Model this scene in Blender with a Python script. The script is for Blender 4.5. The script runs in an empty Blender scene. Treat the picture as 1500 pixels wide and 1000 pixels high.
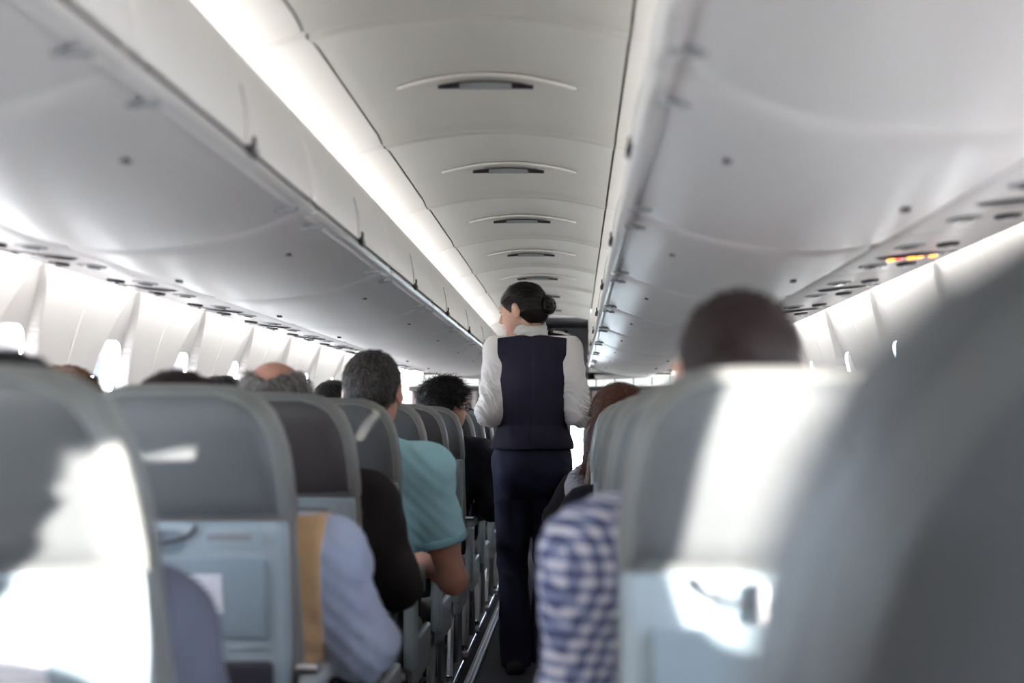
import bpy, math, random
import numpy as np
from mathutils import Vector, Matrix

random.seed(7)
rng = np.random.default_rng(11)
SC = bpy.context.scene
COL = SC.collection

# ------------------------------------------------------------------ camera
# aisle centre is x = 0, floor z = 0, the cabin runs along +y
CAM = Vector((0.235, 0.0, 1.117))
cd = bpy.data.cameras.new('camera')
cam = bpy.data.objects.new('camera', cd)
COL.objects.link(cam)
cam.location = CAM
cam.rotation_euler = (math.radians(90), 0, 0)
cd.lens = 50.0
cd.sensor_width = 36.0
cd.shift_x = -93 / 1500
cd.shift_y = 115 / 1500
cd.clip_start = 0.02
cd.dof.use_dof = True
cd.dof.focus_distance = 6.25
cd.dof.aperture_fstop = 2.4
SC.camera = cam

# ------------------------------------------------------------------ world, sun, exposure
w = bpy.data.worlds.new('sky')
SC.world = w
w.use_nodes = True
nt = w.node_tree
bg = nt.nodes['Background']
sky = nt.nodes.new('ShaderNodeTexSky')
sky.sky_type = 'NISHITA'
sky.sun_disc = False
sky.sun_elevation = math.radians(12)
sky.sun_rotation = math.radians(140)
sky.altitude = 9000
sky.dust_density = 2.5
hz = nt.nodes.new('ShaderNodeMix')
hz.data_type = 'RGBA'
hz.inputs[0].default_value = 0.85
hz.inputs[7].default_value = (1.05, 1.0, 0.97, 1)
nt.links.new(sky.outputs[0], hz.inputs[6])
nt.links.new(hz.outputs[2], bg.inputs[0])
bg.inputs[1].default_value = 13.0

SUN_DIR = Vector((-1.0, 0.79, -0.135)).normalized()
sd = bpy.data.lights.new('sun', 'SUN')
sd.energy = 26.0
sd.angle = math.radians(0.6)
sd.color = (1.0, 0.90, 0.79)
sun = bpy.data.objects.new('sun', sd)
COL.objects.link(sun)
sun.rotation_euler = SUN_DIR.to_track_quat('-Z', 'Y').to_euler()
sun.location = (8, -9, 3)

SC.view_settings.view_transform = 'Standard'
SC.view_settings.look = 'None'
SC.view_settings.gamma = 1.0
SC.view_settings.use_curve_mapping = False
SC.view_settings.exposure = 1.0
SC.cycles.use_denoising = True
SC.cycles.max_bounces = 10
SC.cycles.diffuse_bounces = 6
SC.cycles.sample_clamp_indirect = 6.0
COVE_E = 4.2          # cove lamp strength
WALL_E = 24.0

# ------------------------------------------------------------------ materials
MATS = {}
def mat(name, col, rough=0.5, metal=0.0, noise=0.0, nscale=30, bump=0.0, bscale=200, coat=0.0, sheen=0.0,
        emis=None, estr=0.0, spec=0.5, sss=0.0, stretch=None):
    if name in MATS: return MATS[name]
    m = bpy.data.materials.new(name)
    m.use_nodes = True
    t = m.node_tree; b = t.nodes['Principled BSDF']
    b.inputs['Base Color'].default_value = (*col, 1)
    b.inputs['Roughness'].default_value = rough
    b.inputs['Metallic'].default_value = metal
    b.inputs['Specular IOR Level'].default_value = spec
    if coat: b.inputs['Coat Weight'].default_value = coat; b.inputs['Coat Roughness'].default_value = 0.25
    if sheen: b.inputs['Sheen Weight'].default_value = sheen; b.inputs['Sheen Roughness'].default_value = .5
    if sss:
        b.inputs['Subsurface Weight'].default_value = sss
        b.inputs['Subsurface Radius'].default_value = (.012, .005, .003)
        b.inputs['Subsurface Scale'].default_value = 1.0
    if emis:
        b.inputs['Emission Color'].default_value = (*emis, 1)
        b.inputs['Emission Strength'].default_value = estr
    if noise or bump:
        tc = t.nodes.new('ShaderNodeTexCoord')
        src = tc.outputs['Object']
        if stretch:
            mp = t.nodes.new('ShaderNodeMapping'); mp.inputs['Scale'].default_value = stretch
            t.links.new(src, mp.inputs[0]); src = mp.outputs[0]
    if noise:
        n = t.nodes.new('ShaderNodeTexNoise'); n.inputs['Scale'].default_value = nscale; n.inputs['Detail'].default_value = 4
        r = t.nodes.new('ShaderNodeMix'); r.data_type = 'RGBA'
        r.inputs[6].default_value = (*[c * (1 - noise) for c in col], 1)
        r.inputs[7].default_value = (*[min(1, c * (1 + noise)) for c in col], 1)
        t.links.new(src, n.inputs['Vector']); t.links.new(n.outputs[0], r.inputs[0]); t.links.new(r.outputs[2], b.inputs['Base Color'])
    if bump:
        n2 = t.nodes.new('ShaderNodeTexNoise'); n2.inputs['Scale'].default_value = bscale; n2.inputs['Detail'].default_value = 3
        bp = t.nodes.new('ShaderNodeBump'); bp.inputs['Strength'].default_value = bump; bp.inputs['Distance'].default_value = .01
        t.links.new(src, n2.inputs['Vector']); t.links.new(n2.outputs[0], bp.inputs['Height']); t.links.new(bp.outputs[0], b.inputs['Normal'])
    MATS[name] = m
    return m

M_BIN = mat('bin_plastic', (.73, .725, .73), .40, noise=.03, nscale=3, coat=.08)
M_DOOR = mat('bin_door_plastic', (.70, .695, .695), .34, noise=.02, nscale=3)
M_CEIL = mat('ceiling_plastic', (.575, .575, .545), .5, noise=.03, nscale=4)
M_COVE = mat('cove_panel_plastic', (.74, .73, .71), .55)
M_WALL = mat('sidewall_plastic', (.76, .74, .725), .5, noise=.02, nscale=3)
M_SEAM = mat('dark_seam', (.035, .035, .045), .6)
M_SEAMG = mat('grey_seam', (.22, .23, .24), .6)
M_EDGE = mat('recess_edge_plastic', (.40, .40, .41), .5)
M_DARK = mat('dark_plastic', (.028, .027, .035), .35)
M_DARKLENS = mat('dark_lens', (.02, .018, .026), .18)
M_GREYP = mat('grey_plastic', (.30, .32, .335), .42, noise=.05, nscale=12)
M_SHELL = mat('seat_shell_plastic', (.30, .365, .40), .38, noise=.04, nscale=8)
M_TRAY = mat('tray_plastic', (.215, .275, .315), .36, noise=.04, nscale=8)
M_WHITEP = mat('white_plastic', (.72, .73, .74), .35)
M_LEATHER = mat('slate_leather', (.100, .108, .113), .42, noise=.10, nscale=6, bump=.12, bscale=420)
M_LEATHER2 = mat('charcoal_leather', (.050, .045, .048), .45, noise=.10, nscale=6, bump=.12, bscale=420)
M_NEAR = mat('slate_leather_shaded', (.070, .078, .088), .45, noise=.10, nscale=6, bump=.12, bscale=420)  # slate leather darkened for the near seat, its shade put into the colour
M_BOLSTER = mat('pale_grey_leather', (.165, .170, .165), .42, noise=.08, nscale=6, bump=.12, bscale=420)
M_PIPING = mat('piping_leather', (.20, .21, .21), .45)
M_METAL = mat('aluminium', (.66, .66, .67), .28, metal=1.0, noise=.1, nscale=20)
M_CHROME = mat('polished_metal', (.82, .82, .83), .14, metal=1.0)
M_CARPET = mat('carpet', (.052, .052, .062), .95, noise=.35, nscale=260, bump=.4, bscale=500, spec=.1)
M_CARPETG = mat('aisle_carpet', (.075, .076, .085), .95, noise=.3, nscale=260, bump=.4, bscale=500, spec=.1)
M_CURTAIN = mat('curtain_cloth', (.30, .265, .265), .9, noise=.15, nscale=15, sheen=.3)
M_BULK = mat('bulkhead_laminate', (.50, .49, .48), .45)
M_GALLEY = mat('galley_dark_laminate', (.05, .05, .055), .4)
M_SKIN = mat('skin_light', (.62, .36, .27), .5, noise=.10, nscale=25, sss=.12, bump=.06, bscale=300)
M_SKINR = mat('skin_ruddy', (.56, .285, .21), .48, noise=.16, nscale=28, sss=.12, bump=.08, bscale=260)
M_EYE = mat('eye_white', (.75, .72, .70), .2)
M_IRIS = mat('eye_dark', (.03, .018, .012), .15)
M_LIP = mat('lip', (.45, .17, .15), .4)
M_SHOE = mat('black_shoe_leather', (.012, .012, .014), .35)
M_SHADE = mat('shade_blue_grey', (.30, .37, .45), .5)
M_BELT = mat('belt_webbing', (.03, .035, .05), .7)

def emit(name, col, s):
    m = bpy.data.materials.new(name); m.use_nodes = True
    t = m.node_tree; t.nodes.remove(t.nodes['Principled BSDF'])
    e = t.nodes.new('ShaderNodeEmission'); e.inputs[0].default_value = (*col, 1); e.inputs[1].default_value = s
    t.links.new(e.outputs[0], t.nodes['Material Output'].inputs[0])
    return m
M_COVELAMP = emit('cove_lamp_glow', (1.0, .975, .93), COVE_E)
M_WALLLAMP = emit('sidewall_lamp_glow', (1.0, .97, .925), WALL_E)
M_ORANGE = emit('sign_orange_glow', (1.0, .22, .03), 5.0)
M_REDGLOW = emit('sign_red_glow', (.9, .05, .04), 2.2)
M_STRIP = emit('rail_glow', (.95, 1.0, .97), .55)  # lit look of the white curtain rail put into a glowing material

def glass():
    m = bpy.data.materials.new('window_glass'); m.use_nodes = True
    t = m.node_tree; t.nodes.remove(t.nodes['Principled BSDF'])
    a = t.nodes.new('ShaderNodeBsdfTransparent'); a.inputs[0].default_value = (.93, .96, 1, 1)
    g = t.nodes.new('ShaderNodeBsdfGlossy'); g.inputs[1].default_value = .05
    x = t.nodes.new('ShaderNodeMixShader'); x.inputs[0].default_value = .06
    t.links.new(a.outputs[0], x.inputs[1]); t.links.new(g.outputs[0], x.inputs[2]); t.links.new(x.outputs[0], t.nodes['Material Output'].inputs[0])
    return m
M_GLASS = glass()

def cloth(name, col, rough=.85, var=.12, wscale=900, sheen=.15, fold=.0):
    return mat(name, col, rough, noise=var, nscale=14, bump=.15, bscale=wscale, sheen=(sheen if max(col) > .2 else 0), spec=.2)
M_NAVY = cloth('navy_wool', (.017, .015, .031), .75)
M_NAVYT = cloth('navy_trouser_wool', (.015, .016, .042), .72)
M_SHIRT = cloth('white_cotton', (.84, .80, .79), .8, .03)
M_SCARF = cloth('off_white_silk', (.62, .62, .585), .55, .06)
M_POLO = cloth('turquoise_pique', (.42, .75, .86), .85, .06, 700)
M_POLOB = cloth('turquoise_rib', (.33, .66, .78), .85, .08, 700)
M_BLACK = cloth('black_wool', (.011, .009, .010), .85)
M_SUIT = cloth('dark_navy_suit', (.014, .015, .026), .8)
M_TAN = cloth('tan_quilted_cotton', (.44, .285, .15), .85, .10)
M_BLUES = cloth('pale_blue_cotton', (.38, .44, .58), .85, .14)
M_GREYJ = cloth('grey_blue_jacket_cloth', (.105, .115, .155), .75, .10)
M_TROU = cloth('charcoal_trouser', (.028, .028, .036), .85)
M_JEANS = cloth('dark_denim', (.03, .04, .07), .85)
M_BROWNT = cloth('brown_knit', (.12, .075, .06), .9)
M_STRIPE = cloth('pale_grey_blouse', (.36, .36, .39), .85, .2)
M_REDT = cloth('dusty_red_knit', (.42, .10, .11), .85)

def plaid():
    m = bpy.data.materials.new('blue_plaid_cotton'); m.use_nodes = True
    t = m.node_tree; b = t.nodes['Principled BSDF']; b.inputs['Roughness'].default_value = .85
    tc = t.nodes.new('ShaderNodeTexCoord')
    nz = t.nodes.new('ShaderNodeTexNoise'); nz.inputs['Scale'].default_value = 9
    t.links.new(tc.outputs['Object'], nz.inputs['Vector'])
    wp = t.nodes.new('ShaderNodeVectorMath'); wp.operation = 'MULTIPLY_ADD'
    wp.inputs[1].default_value = (.014, .014, .014); t.links.new(nz.outputs['Color'], wp.inputs[0]); t.links.new(tc.outputs['Object'], wp.inputs[2])
    sx = t.nodes.new('ShaderNodeSeparateXYZ'); t.links.new(wp.outputs[0], sx.inputs[0])
    def stripe(sock, freq, duty):
        mu = t.nodes.new('ShaderNodeMath'); mu.operation = 'MULTIPLY'; mu.inputs[1].default_value = freq
        fr = t.nodes.new('ShaderNodeMath'); fr.operation = 'FRACT'
        lt = t.nodes.new('ShaderNodeMath'); lt.operation = 'LESS_THAN'; lt.inputs[1].default_value = duty
        t.links.new(sock, mu.inputs[0]); t.links.new(mu.outputs[0], fr.inputs[0]); t.links.new(fr.outputs[0], lt.inputs[0])
        return lt.outputs[0]
    ad = t.nodes.new('ShaderNodeMath'); ad.operation = 'ADD'
    sxy = t.nodes.new('ShaderNodeMath'); sxy.operation = 'ADD'
    t.links.new(sx.outputs[0], sxy.inputs[0]); t.links.new(sx.outputs[1], sxy.inputs[1])
    t.links.new(stripe(sxy.outputs[0], 46, .5), ad.inputs[0]); t.links.new(stripe(sx.outputs[2], 46, .5), ad.inputs[1])
    rp = t.nodes.new('ShaderNodeValToRGB'); rp.color_ramp.interpolation = 'CONSTANT'
    e = rp.color_ramp.elements; e[0].position = 0; e[0].color = (.62, .60, .66, 1); e[1].position = .4; e[1].color = (.20, .23, .37, 1)
    x = e.new(.8); x.color = (.045, .055, .13, 1)
    dv = t.nodes.new('ShaderNodeMath'); dv.operation = 'MULTIPLY'; dv.inputs[1].default_value = .5
    t.links.new(ad.outputs[0], dv.inputs[0]); t.links.new(dv.outputs[0], rp.inputs[0]); t.links.new(rp.outputs[0], b.inputs['Base Color'])
    return m
M_PLAID = plaid()

def hairmat(name, c0, c1, rough=.42):
    m = bpy.data.materials.new(name); m.use_nodes = True
    t = m.node_tree; b = t.nodes['Principled BSDF']; b.inputs['Roughness'].default_value = rough
    b.inputs['Specular IOR Level'].default_value = .22
    at = t.nodes.new('ShaderNodeAttribute'); at.attribute_name = 'strand'
    rp = t.nodes.new('ShaderNodeValToRGB'); e = rp.color_ramp.elements
    e[0].position = .25; e[0].color = (*c0, 1); e[1].position = .95; e[1].color = (*c1, 1)
    t.links.new(at.outputs['Fac'], rp.inputs[0]); t.links.new(rp.outputs[0], b.inputs['Base Color'])
    return m
H_DARK = hairmat('hair_dark_brown', (.005, .0032, .0034), (.015, .009, .009), .36)
H_BLACK = hairmat('hair_black', (.006, .005, .006), (.028, .024, .025), .4)
H_SALT = hairmat('hair_dark_grey_flecked', (.014, .011, .011), (.26, .24, .23))
H_GREY = hairmat('hair_grey', (.07, .063, .06), (.50, .47, .45))
H_BROWN = hairmat('hair_chestnut', (.10, .045, .020), (.26, .13, .06))
H_RED = hairmat('hair_auburn', (.075, .028, .020), (.17, .07, .05))
H_BLOND = hairmat('hair_ash_blond', (.20, .15, .11), (.42, .35, .27))
H_BRDARK = hairmat('hair_brown_black', (.018, .011, .011), (.05, .03, .029), .6)

# ------------------------------------------------------------------ object helpers
def mesh_obj(name, V, F, m=None, parent=None, smooth=True, auto=None):
    me = bpy.data.meshes.new(name)
    me.from_pydata([tuple(v) for v in V], [], [tuple(f) for f in F])
    me.update()
    return link(name, me, m, parent, smooth, auto)

def link(name, me, m=None, parent=None, smooth=True, auto=None):
    if m is not None and len(me.materials) == 0: me.materials.append(m)
    if smooth: me.shade_smooth()
    if auto is not None:
        me.set_sharp_from_angle(angle=math.radians(auto))
    o = bpy.data.objects.new(name, me)
    COL.objects.link(o)
    if parent is not None: o.parent = parent
    return o

def copy_part(src, parent, loc=None, m=None):
    o = src.copy(); COL.objects.link(o); o.parent = parent
    if loc is not None: o.location = loc
    return o

def empty(name, loc=(0, 0, 0), rz=0.0):
    o = bpy.data.objects.new(name, None)
    COL.objects.link(o); o.location = loc; o.rotation_euler = (0, 0, rz)
    o.empty_display_size = .05
    return o

def tag(o, label=None, cat=None, group=None, kind=None):
    if label: o['label'] = label
    if cat: o['category'] = cat
    if group: o['group'] = group
    if kind: o['kind'] = kind
    return o

class MB:
    """collects shapes of ONE part"""
    def __init__(s): s.V = []; s.F = []
    def add(s, V, F):
        n = len(s.V); s.V += [tuple(v) for v in V]; s.F += [tuple(i + n for i in f) for f in F]; return s
    def box(s, a, b, bev=0.0):
        (x0, y0, z0), (x1, y1, z1) = a, b
        if bev <= 0:
            V = [(x, y, z) for z in (z0, z1) for y in (y0, y1) for x in (x0, x1)]
            return s.add(V, [(0, 2, 3, 1), (4, 5, 7, 6), (0, 1, 5, 4), (2, 6, 7, 3), (0, 4, 6, 2), (1, 3, 7, 5)])
        c = np.array([(x0 + x1) / 2, (y0 + y1) / 2, (z0 + z1) / 2]); h = np.array([abs(x1 - x0) / 2, abs(y1 - y0) / 2, abs(z1 - z0) / 2])
        b_ = min(bev, *(h * .95)); st = 3
        rings = []
        zz = []
        for k in range(st + 1):
            a_ = math.pi / 2 * k / st
            zz.append((-h[2] + b_ * (1 - math.cos(a_)), b_ * (1 - math.sin(a_))))
        zz = zz + [(-z, i) for z, i in reversed(zz)]
        for z, ins in zz:
            rings.append(rrect(h[0] - ins, h[1] - ins, b_, 3, c[0], c[1], c[2] + z))
        return s.loft(rings, True, True)
    def loft(s, rings, cap0=False, cap1=False, closed=True):
        n = len(rings[0]); V = [p for r in rings for p in r]; F = []
        for i in range(len(rings) - 1):
            for j in range(n if closed else n - 1):
                k = (j + 1) % n
                F.append((i * n + j, i * n + k, (i + 1) * n + k, (i + 1) * n + j))
        if cap0: F.append(tuple(reversed(range(n))))
        if cap1: F.append(tuple(range((len(rings) - 1) * n, len(rings) * n)))
        return s.add(V, F)
    def tube(s, pts, r, seg=8, caps=True):
        pts = [Vector(p) for p in pts]; rings = []
        rr = r if isinstance(r, (list, tuple)) else [r] * len(pts)
        up = None
        for i, p in enumerate(pts):
            d = (pts[min(i + 1, len(pts) - 1)] - pts[max(i - 1, 0)]).normalized()
            if up is None:
                up = d.orthogonal().normalized()
            up = (up - d * up.dot(d)).normalized(); q = d.cross(up)
            rings.append([p + (up * math.cos(2 * math.pi * k / seg) + q * math.sin(2 * math.pi * k / seg)) * rr[i] for k in range(seg)])
        return s.loft(rings, caps, caps)
    def disc(s, c, r, n, h=0.0, seg=20, ry=None):
        """elliptic puck: centre c, radii r (along x) and ry (along y), height h downward along -z after tilt n=(ax,az) ignored"""
        ry = ry or r
        R = [[(c[0] + r * k * math.cos(2 * math.pi * i / seg), c[1] + ry * k * math.sin(2 * math.pi * i / seg), c[2] + dz) for i in range(seg)] for k, dz in ((1, 0), (1, -h * .7), (.85, -h), (.01, -h))]
        return s.loft(R, True, True)
    def obj(s, name, m, parent=None, smooth=True, auto=40, fn=None):
        V = [fn(v) for v in s.V] if fn else s.V
        return mesh_obj(name, V, s.F, m, parent, smooth, auto)

def rrect(hx, hy, r, n, cx=0, cy=0, z=0):
    hx = max(hx, 1e-4); hy = max(hy, 1e-4); r = min(r, hx, hy)
    P = []
    for q, (sx, sy) in enumerate(((1, 1), (-1, 1), (-1, -1), (1, -1))):
        for k in range(n + 1):
            a = math.pi / 2 * (q + k / n)
            P.append((cx + sx * (hx - r) + r * math.cos(a), cy + sy * (hy - r) + r * math.sin(a), z))
    return P

def extrude_y(prof, y0, y1, ends=0.0, inset=0.0, ny=2, closed=True, sx=1, cx=.62, cz=1.62):
    """profile (x,z) swept along y; near both ends the profile shrinks by `inset` over `ends` metres"""
    rings = []
    if ends > 0:
        ys = [y0 + ends * t for t in (0, .12, .3, .55, 1)] + [y1 - ends * t for t in (1, .55, .3, .12, 0)]
        ks = [1, .55, .25, .06, 0, 0, .06, .25, .55, 1]
    else:
        ys = [y0 + (y1 - y0) * i / (ny - 1) for i in range(ny)]; ks = [0] * ny
    for y, k in zip(ys, ks):
        R = []
        for (x, z) in prof:
            d = Vector((cx - x, cz - z)); l = d.length
            d = d / l * min(inset * k, l) if l > 1e-6 else d
            R.append((sx * (x + d.x), y, z + d.y))
        rings.append(R if sx > 0 else R[::-1])
    return rings

# ------------------------------------------------------------------ signed distance bodies -> one continuous skin
def _sm(a, b, k):
    if k <= 0: return np.minimum(a, b)
    h = np.maximum(k - np.abs(a - b), 0) / k
    return np.minimum(a, b) - h * h * k * .25

class SDF:
    FAR = .05
    def __init__(s): s.P = []
    def cone(s, a, b, ra, rb, k=.03, sub=False):
        a = np.array(a, float); b = np.array(b, float); r = max(ra, rb)
        s.P.append(('c', (a, b, ra, rb), k, sub, np.minimum(a, b) - r, np.maximum(a, b) + r)); return s
    def ell(s, c, r, k=.03, R=None, sub=False):
        c = np.array(c, float); r = np.array(r, float); m = r.max() if R is not None else r
        s.P.append(('e', (c, r, R), k, sub, c - m, c + m)); return s
    def torus(s, c, R_, r, k=.01, rot=None, sq=1.0, sub=False):
        c = np.array(c, float); m = R_ * max(1, sq) + r
        s.P.append(('t', (c, R_, r, rot, sq), k, sub, c - m, c + m)); return s
    def mesh(s, name, step, fine=(), cuts=(), disp=None, lo=None, hi=None):
        los = np.min([p[4] for p in s.P if not p[3]], axis=0) - .03; his = np.max([p[5] for p in s.P if not p[3]], axis=0) + .03
        if lo is not None: los = np.maximum(los, lo)
        if hi is not None: his = np.minimum(his, hi)
        ax = []
        for d in range(3):
            pts = [los[d]]
            while pts[-1] < his[d]:
                st = step
                for (f0, f1, fs) in fine:
                    if f0[d] - 1e-6 <= pts[-1] <= f1[d]: st = min(st, fs)
                pts.append(pts[-1] + st)
            ax.append(np.array(pts, np.float32))
        D = np.full([len(a) for a in ax], s.FAR, np.float32)
        for kind, dat, k, sub, a, b in s.P:
            m = s.FAR + k
            sl = tuple(slice(max(0, np.searchsorted(ax[d], a[d] - m) - 1), np.searchsorted(ax[d], b[d] + m) + 1) for d in range(3))
            X = ax[0][sl[0]][:, None, None]; Y = ax[1][sl[1]][None, :, None]; Z = ax[2][sl[2]][None, None, :]
            if X.size == 0 or Y.size == 0 or Z.size == 0: continue
            if kind == 'c':
                A, B, ra, rb = dat; v = B - A; L = max(float(v @ v), 1e-9)
                t = np.clip(((X - A[0]) * v[0] + (Y - A[1]) * v[1] + (Z - A[2]) * v[2]) / L, 0, 1)
                d_ = np.sqrt((X - A[0] - t * v[0]) ** 2 + (Y - A[1] - t * v[1]) ** 2 + (Z - A[2] - t * v[2]) ** 2) - (ra + (rb - ra) * t)
            else:
                c, r = dat[0], dat[1]
                qx, qy, qz = X - c[0], Y - c[1], Z - c[2]
                R = dat[2] if kind == 'e' else dat[3]
                if R is not None:
                    qx, qy, qz = (R[0][0] * qx + R[1][0] * qy + R[2][0] * qz, R[0][1] * qx + R[1][1] * qy + R[2][1] * qz, R[0][2] * qx + R[1][2] * qy + R[2][2] * qz)
                if kind == 'e':
                    k0 = np.sqrt((qx / r[0]) ** 2 + (qy / r[1]) ** 2 + (qz / r[2]) ** 2)
                    k1 = np.sqrt((qx / r[0] ** 2) ** 2 + (qy / r[1] ** 2) ** 2 + (qz / r[2] ** 2) ** 2) + 1e-6
                    d_ = k0 * (k0 - 1) / k1
                    d_ = np.where(k0 < .05, -r.min(), d_)
                else:
                    q = np.sqrt((qx / dat[4]) ** 2 + qy ** 2) - dat[1]
                    d_ = np.sqrt(q * q + qz * qz) - dat[2]
            D[sl] = -_sm(-D[sl], d_, k) if sub else _sm(D[sl], d_, k)
        X = ax[0][:, None, None]; Y = ax[1][None, :, None]; Z = ax[2][None, None, :]
        if disp is not None: D = D + disp(X, Y, Z).astype(np.float32)
        for c in cuts: D = np.maximum(D, c(X, Y, Z))
        V, Q = surface_nets(D, ax)
        return quad_mesh(name, V, Q)

def surface_nets(D, ax):
    S = D < 0
    n = D.shape
    c = np.zeros([m - 1 for m in n], np.int8)
    O = [(i, j, k) for i in (0, 1) for j in (0, 1) for k in (0, 1)]
    for i, j, k in O: c += S[i:n[0] - 1 + i, j:n[1] - 1 + j, k:n[2] - 1 + k]
    mix = (c > 0) & (c < 8)
    I = np.argwhere(mix)
    idx = np.full(mix.shape, -1, np.int64); idx[mix] = np.arange(len(I))
    acc = np.zeros((len(I), 3)); cnt = np.zeros(len(I))
    vals = {o: D[I[:, 0] + o[0], I[:, 1] + o[1], I[:, 2] + o[2]] for o in O}
    pos = {o: np.stack([ax[d][I[:, d] + o[d]] for d in range(3)], 1) for o in O}
    for a in O:
        for d in range(3):
            if a[d]: continue
            b = tuple(1 if e == d else a[e] for e in range(3))
            da, db = vals[a], vals[b]
            m = (da < 0) != (db < 0)
            t = np.where(m, da / np.where(m, da - db, 1), 0)
            acc += np.where(m[:, None], pos[a] + (pos[b] - pos[a]) * t[:, None], 0); cnt += m
    V = acc / np.maximum(cnt, 1)[:, None]
    Q = []
    for d in range(3):
        e, f = (d + 1) % 3, (d + 2) % 3
        s0 = [slice(None)] * 3; s1 = [slice(None)] * 3
        s0[d] = slice(0, -1); s1[d] = slice(1, None)
        ch = S[tuple(s0)] != S[tuple(s1)]
        P = np.argwhere(ch)
        P = P[(P[:, e] > 0) & (P[:, f] > 0) & (P[:, e] < n[e] - 1) & (P[:, f] < n[f] - 1)]
        def g(de, df):
            q = P.copy(); q[:, e] -= de; q[:, f] -= df
            return idx[q[:, 0], q[:, 1], q[:, 2]]
        q = np.stack([g(1, 1), g(0, 1), g(0, 0), g(1, 0)], 1)
        fl = S[P[:, 0], P[:, 1], P[:, 2]]
        q = np.where(fl[:, None], q, q[:, ::-1])
        Q.append(q[(q >= 0).all(1)])
    return V, np.concatenate(Q)

def quad_mesh(name, V, Q):
    me = bpy.data.meshes.new(name)
    me.vertices.add(len(V)); me.vertices.foreach_set('co', np.asarray(V, np.float32).ravel())
    k = Q.shape[1]
    me.loops.add(Q.size); me.loops.foreach_set('vertex_index', Q.astype(np.int32).ravel())
    me.polygons.add(len(Q)); me.polygons.foreach_set('loop_start', (np.arange(len(Q)) * k).astype(np.int32))
    me.update(calc_edges=True); me.validate()
    return me

# ================================================================== the cabin shell
Y0, Y1 = -3.2, 12.01
WP = .845                                     # sidewall panel / window pitch
WY = [3.88 + WP * k for k in range(-8, 10)]   # window centres
BP = 1.27                                     # overhead bin / ceiling panel pitch
BY = [3.12 + BP * k for k in range(-5, 7)]    # bin starts

def XW(z): return 1.345 - .373 * (z - .95) ** 2

# floor
mesh_obj('floor', [(-1.3, Y0, 0), (1.3, Y0, 0), (1.3, 15, 0), (-1.3, 15, 0)], [(0, 1, 2, 3)], M_CARPET)['kind'] = 'structure'
ai = MB().box((-.19, Y0, .001), (.19, Y1, .006)).obj('floor_runner', M_CARPETG); tag(ai, kind='structure')
for n, sx in ((1, -1), (2, 1)):
    r = MB()
    r.box((sx * .195, Y0, .001), (sx * .235, Y1, .014)).box((sx * .203, Y0, .013), (sx * .211, Y1, .019)).box((sx * .219, Y0, .013), (sx * .227, Y1, .019))
    tag(r.obj('trim_%d' % n, M_METAL), 'bright metal seat track cover along the aisle floor edge', kind='structure')

# sidewalls: one moulded panel per window, with a pointed scallop above the window opening
WZ, WHX, WHZ = 1.145, .180, .238
def fin(y, z):
    """depth of the pointed scallop above and around the window"""
    if z > 1.545: return 0.0
    t = max(0.0, min(1.0, (1.545 - z) / .42))
    hw = .235 * t ** .62
    if z < .95: hw *= max(0, 1 - (.95 - z) / .35)
    e = (hw - abs(y)) / .009
    e = max(0.0, min(1.0, e)); e = e * e * (3 - 2 * e)
    return (.010 + .045 * t) * e
def wall_panel_mesh(sx):
    NA, NR = 260, 30
    V = []; F = []
    z0, z1 = .03, 1.66; hy = WP / 2 - .003
    for i in range(NA):
        a = 2 * math.pi * i / NA; ca, sa = math.cos(a), math.sin(a)
        p = 2.7
        k = (abs(ca) ** p + abs(sa) ** p) ** (-1 / p)
        iy, iz = WHX * ca * k, WZ + WHZ * sa * k
        # outer rectangle along the direction of the inner point
        dy, dz = iy, iz - WZ
        ty = hy / abs(dy) if abs(dy) > 1e-6 else 1e9
        tz = ((z1 - WZ) / dz if dz > 0 else (z0 - WZ) / dz) if abs(dz) > 1e-6 else 1e9
        t = min(ty, tz); oy, oz = dy * t, WZ + dz * t
        for j in range(NR):
            q = (j / (NR - 1)) ** 1.15
            y, z = iy + (oy - iy) * q, iz + (oz - iz) * q
            V.append((sx * (XW(z) + fin(y, z)), y, z))
        # folded edge
        V.append((sx * (XW(oz) + .015), oy, oz))
    n = NR + 1
    for i in range(NA):
        k = (i + 1) % NA
        for j in range(NR):
            f = (i * n + j, i * n + j + 1, k * n + j + 1, k * n + j)
            F.append(f if sx > 0 else f[::-1])
    return V, F
def sup_ring(hy, hz, x, sx, n=48, p=2.7, zc=WZ):
    R = []
    for i in range(n):
        a = 2 * math.pi * i / n; ca, sa = math.cos(a), math.sin(a)
        k = (abs(ca) ** p + abs(sa) ** p) ** (-1 / p)
        z = zc + hz * sa * k
        R.append((sx * (x(z) if callable(x) else x), hy * ca * k, z))
    return R if sx > 0 else R[::-1]

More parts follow.
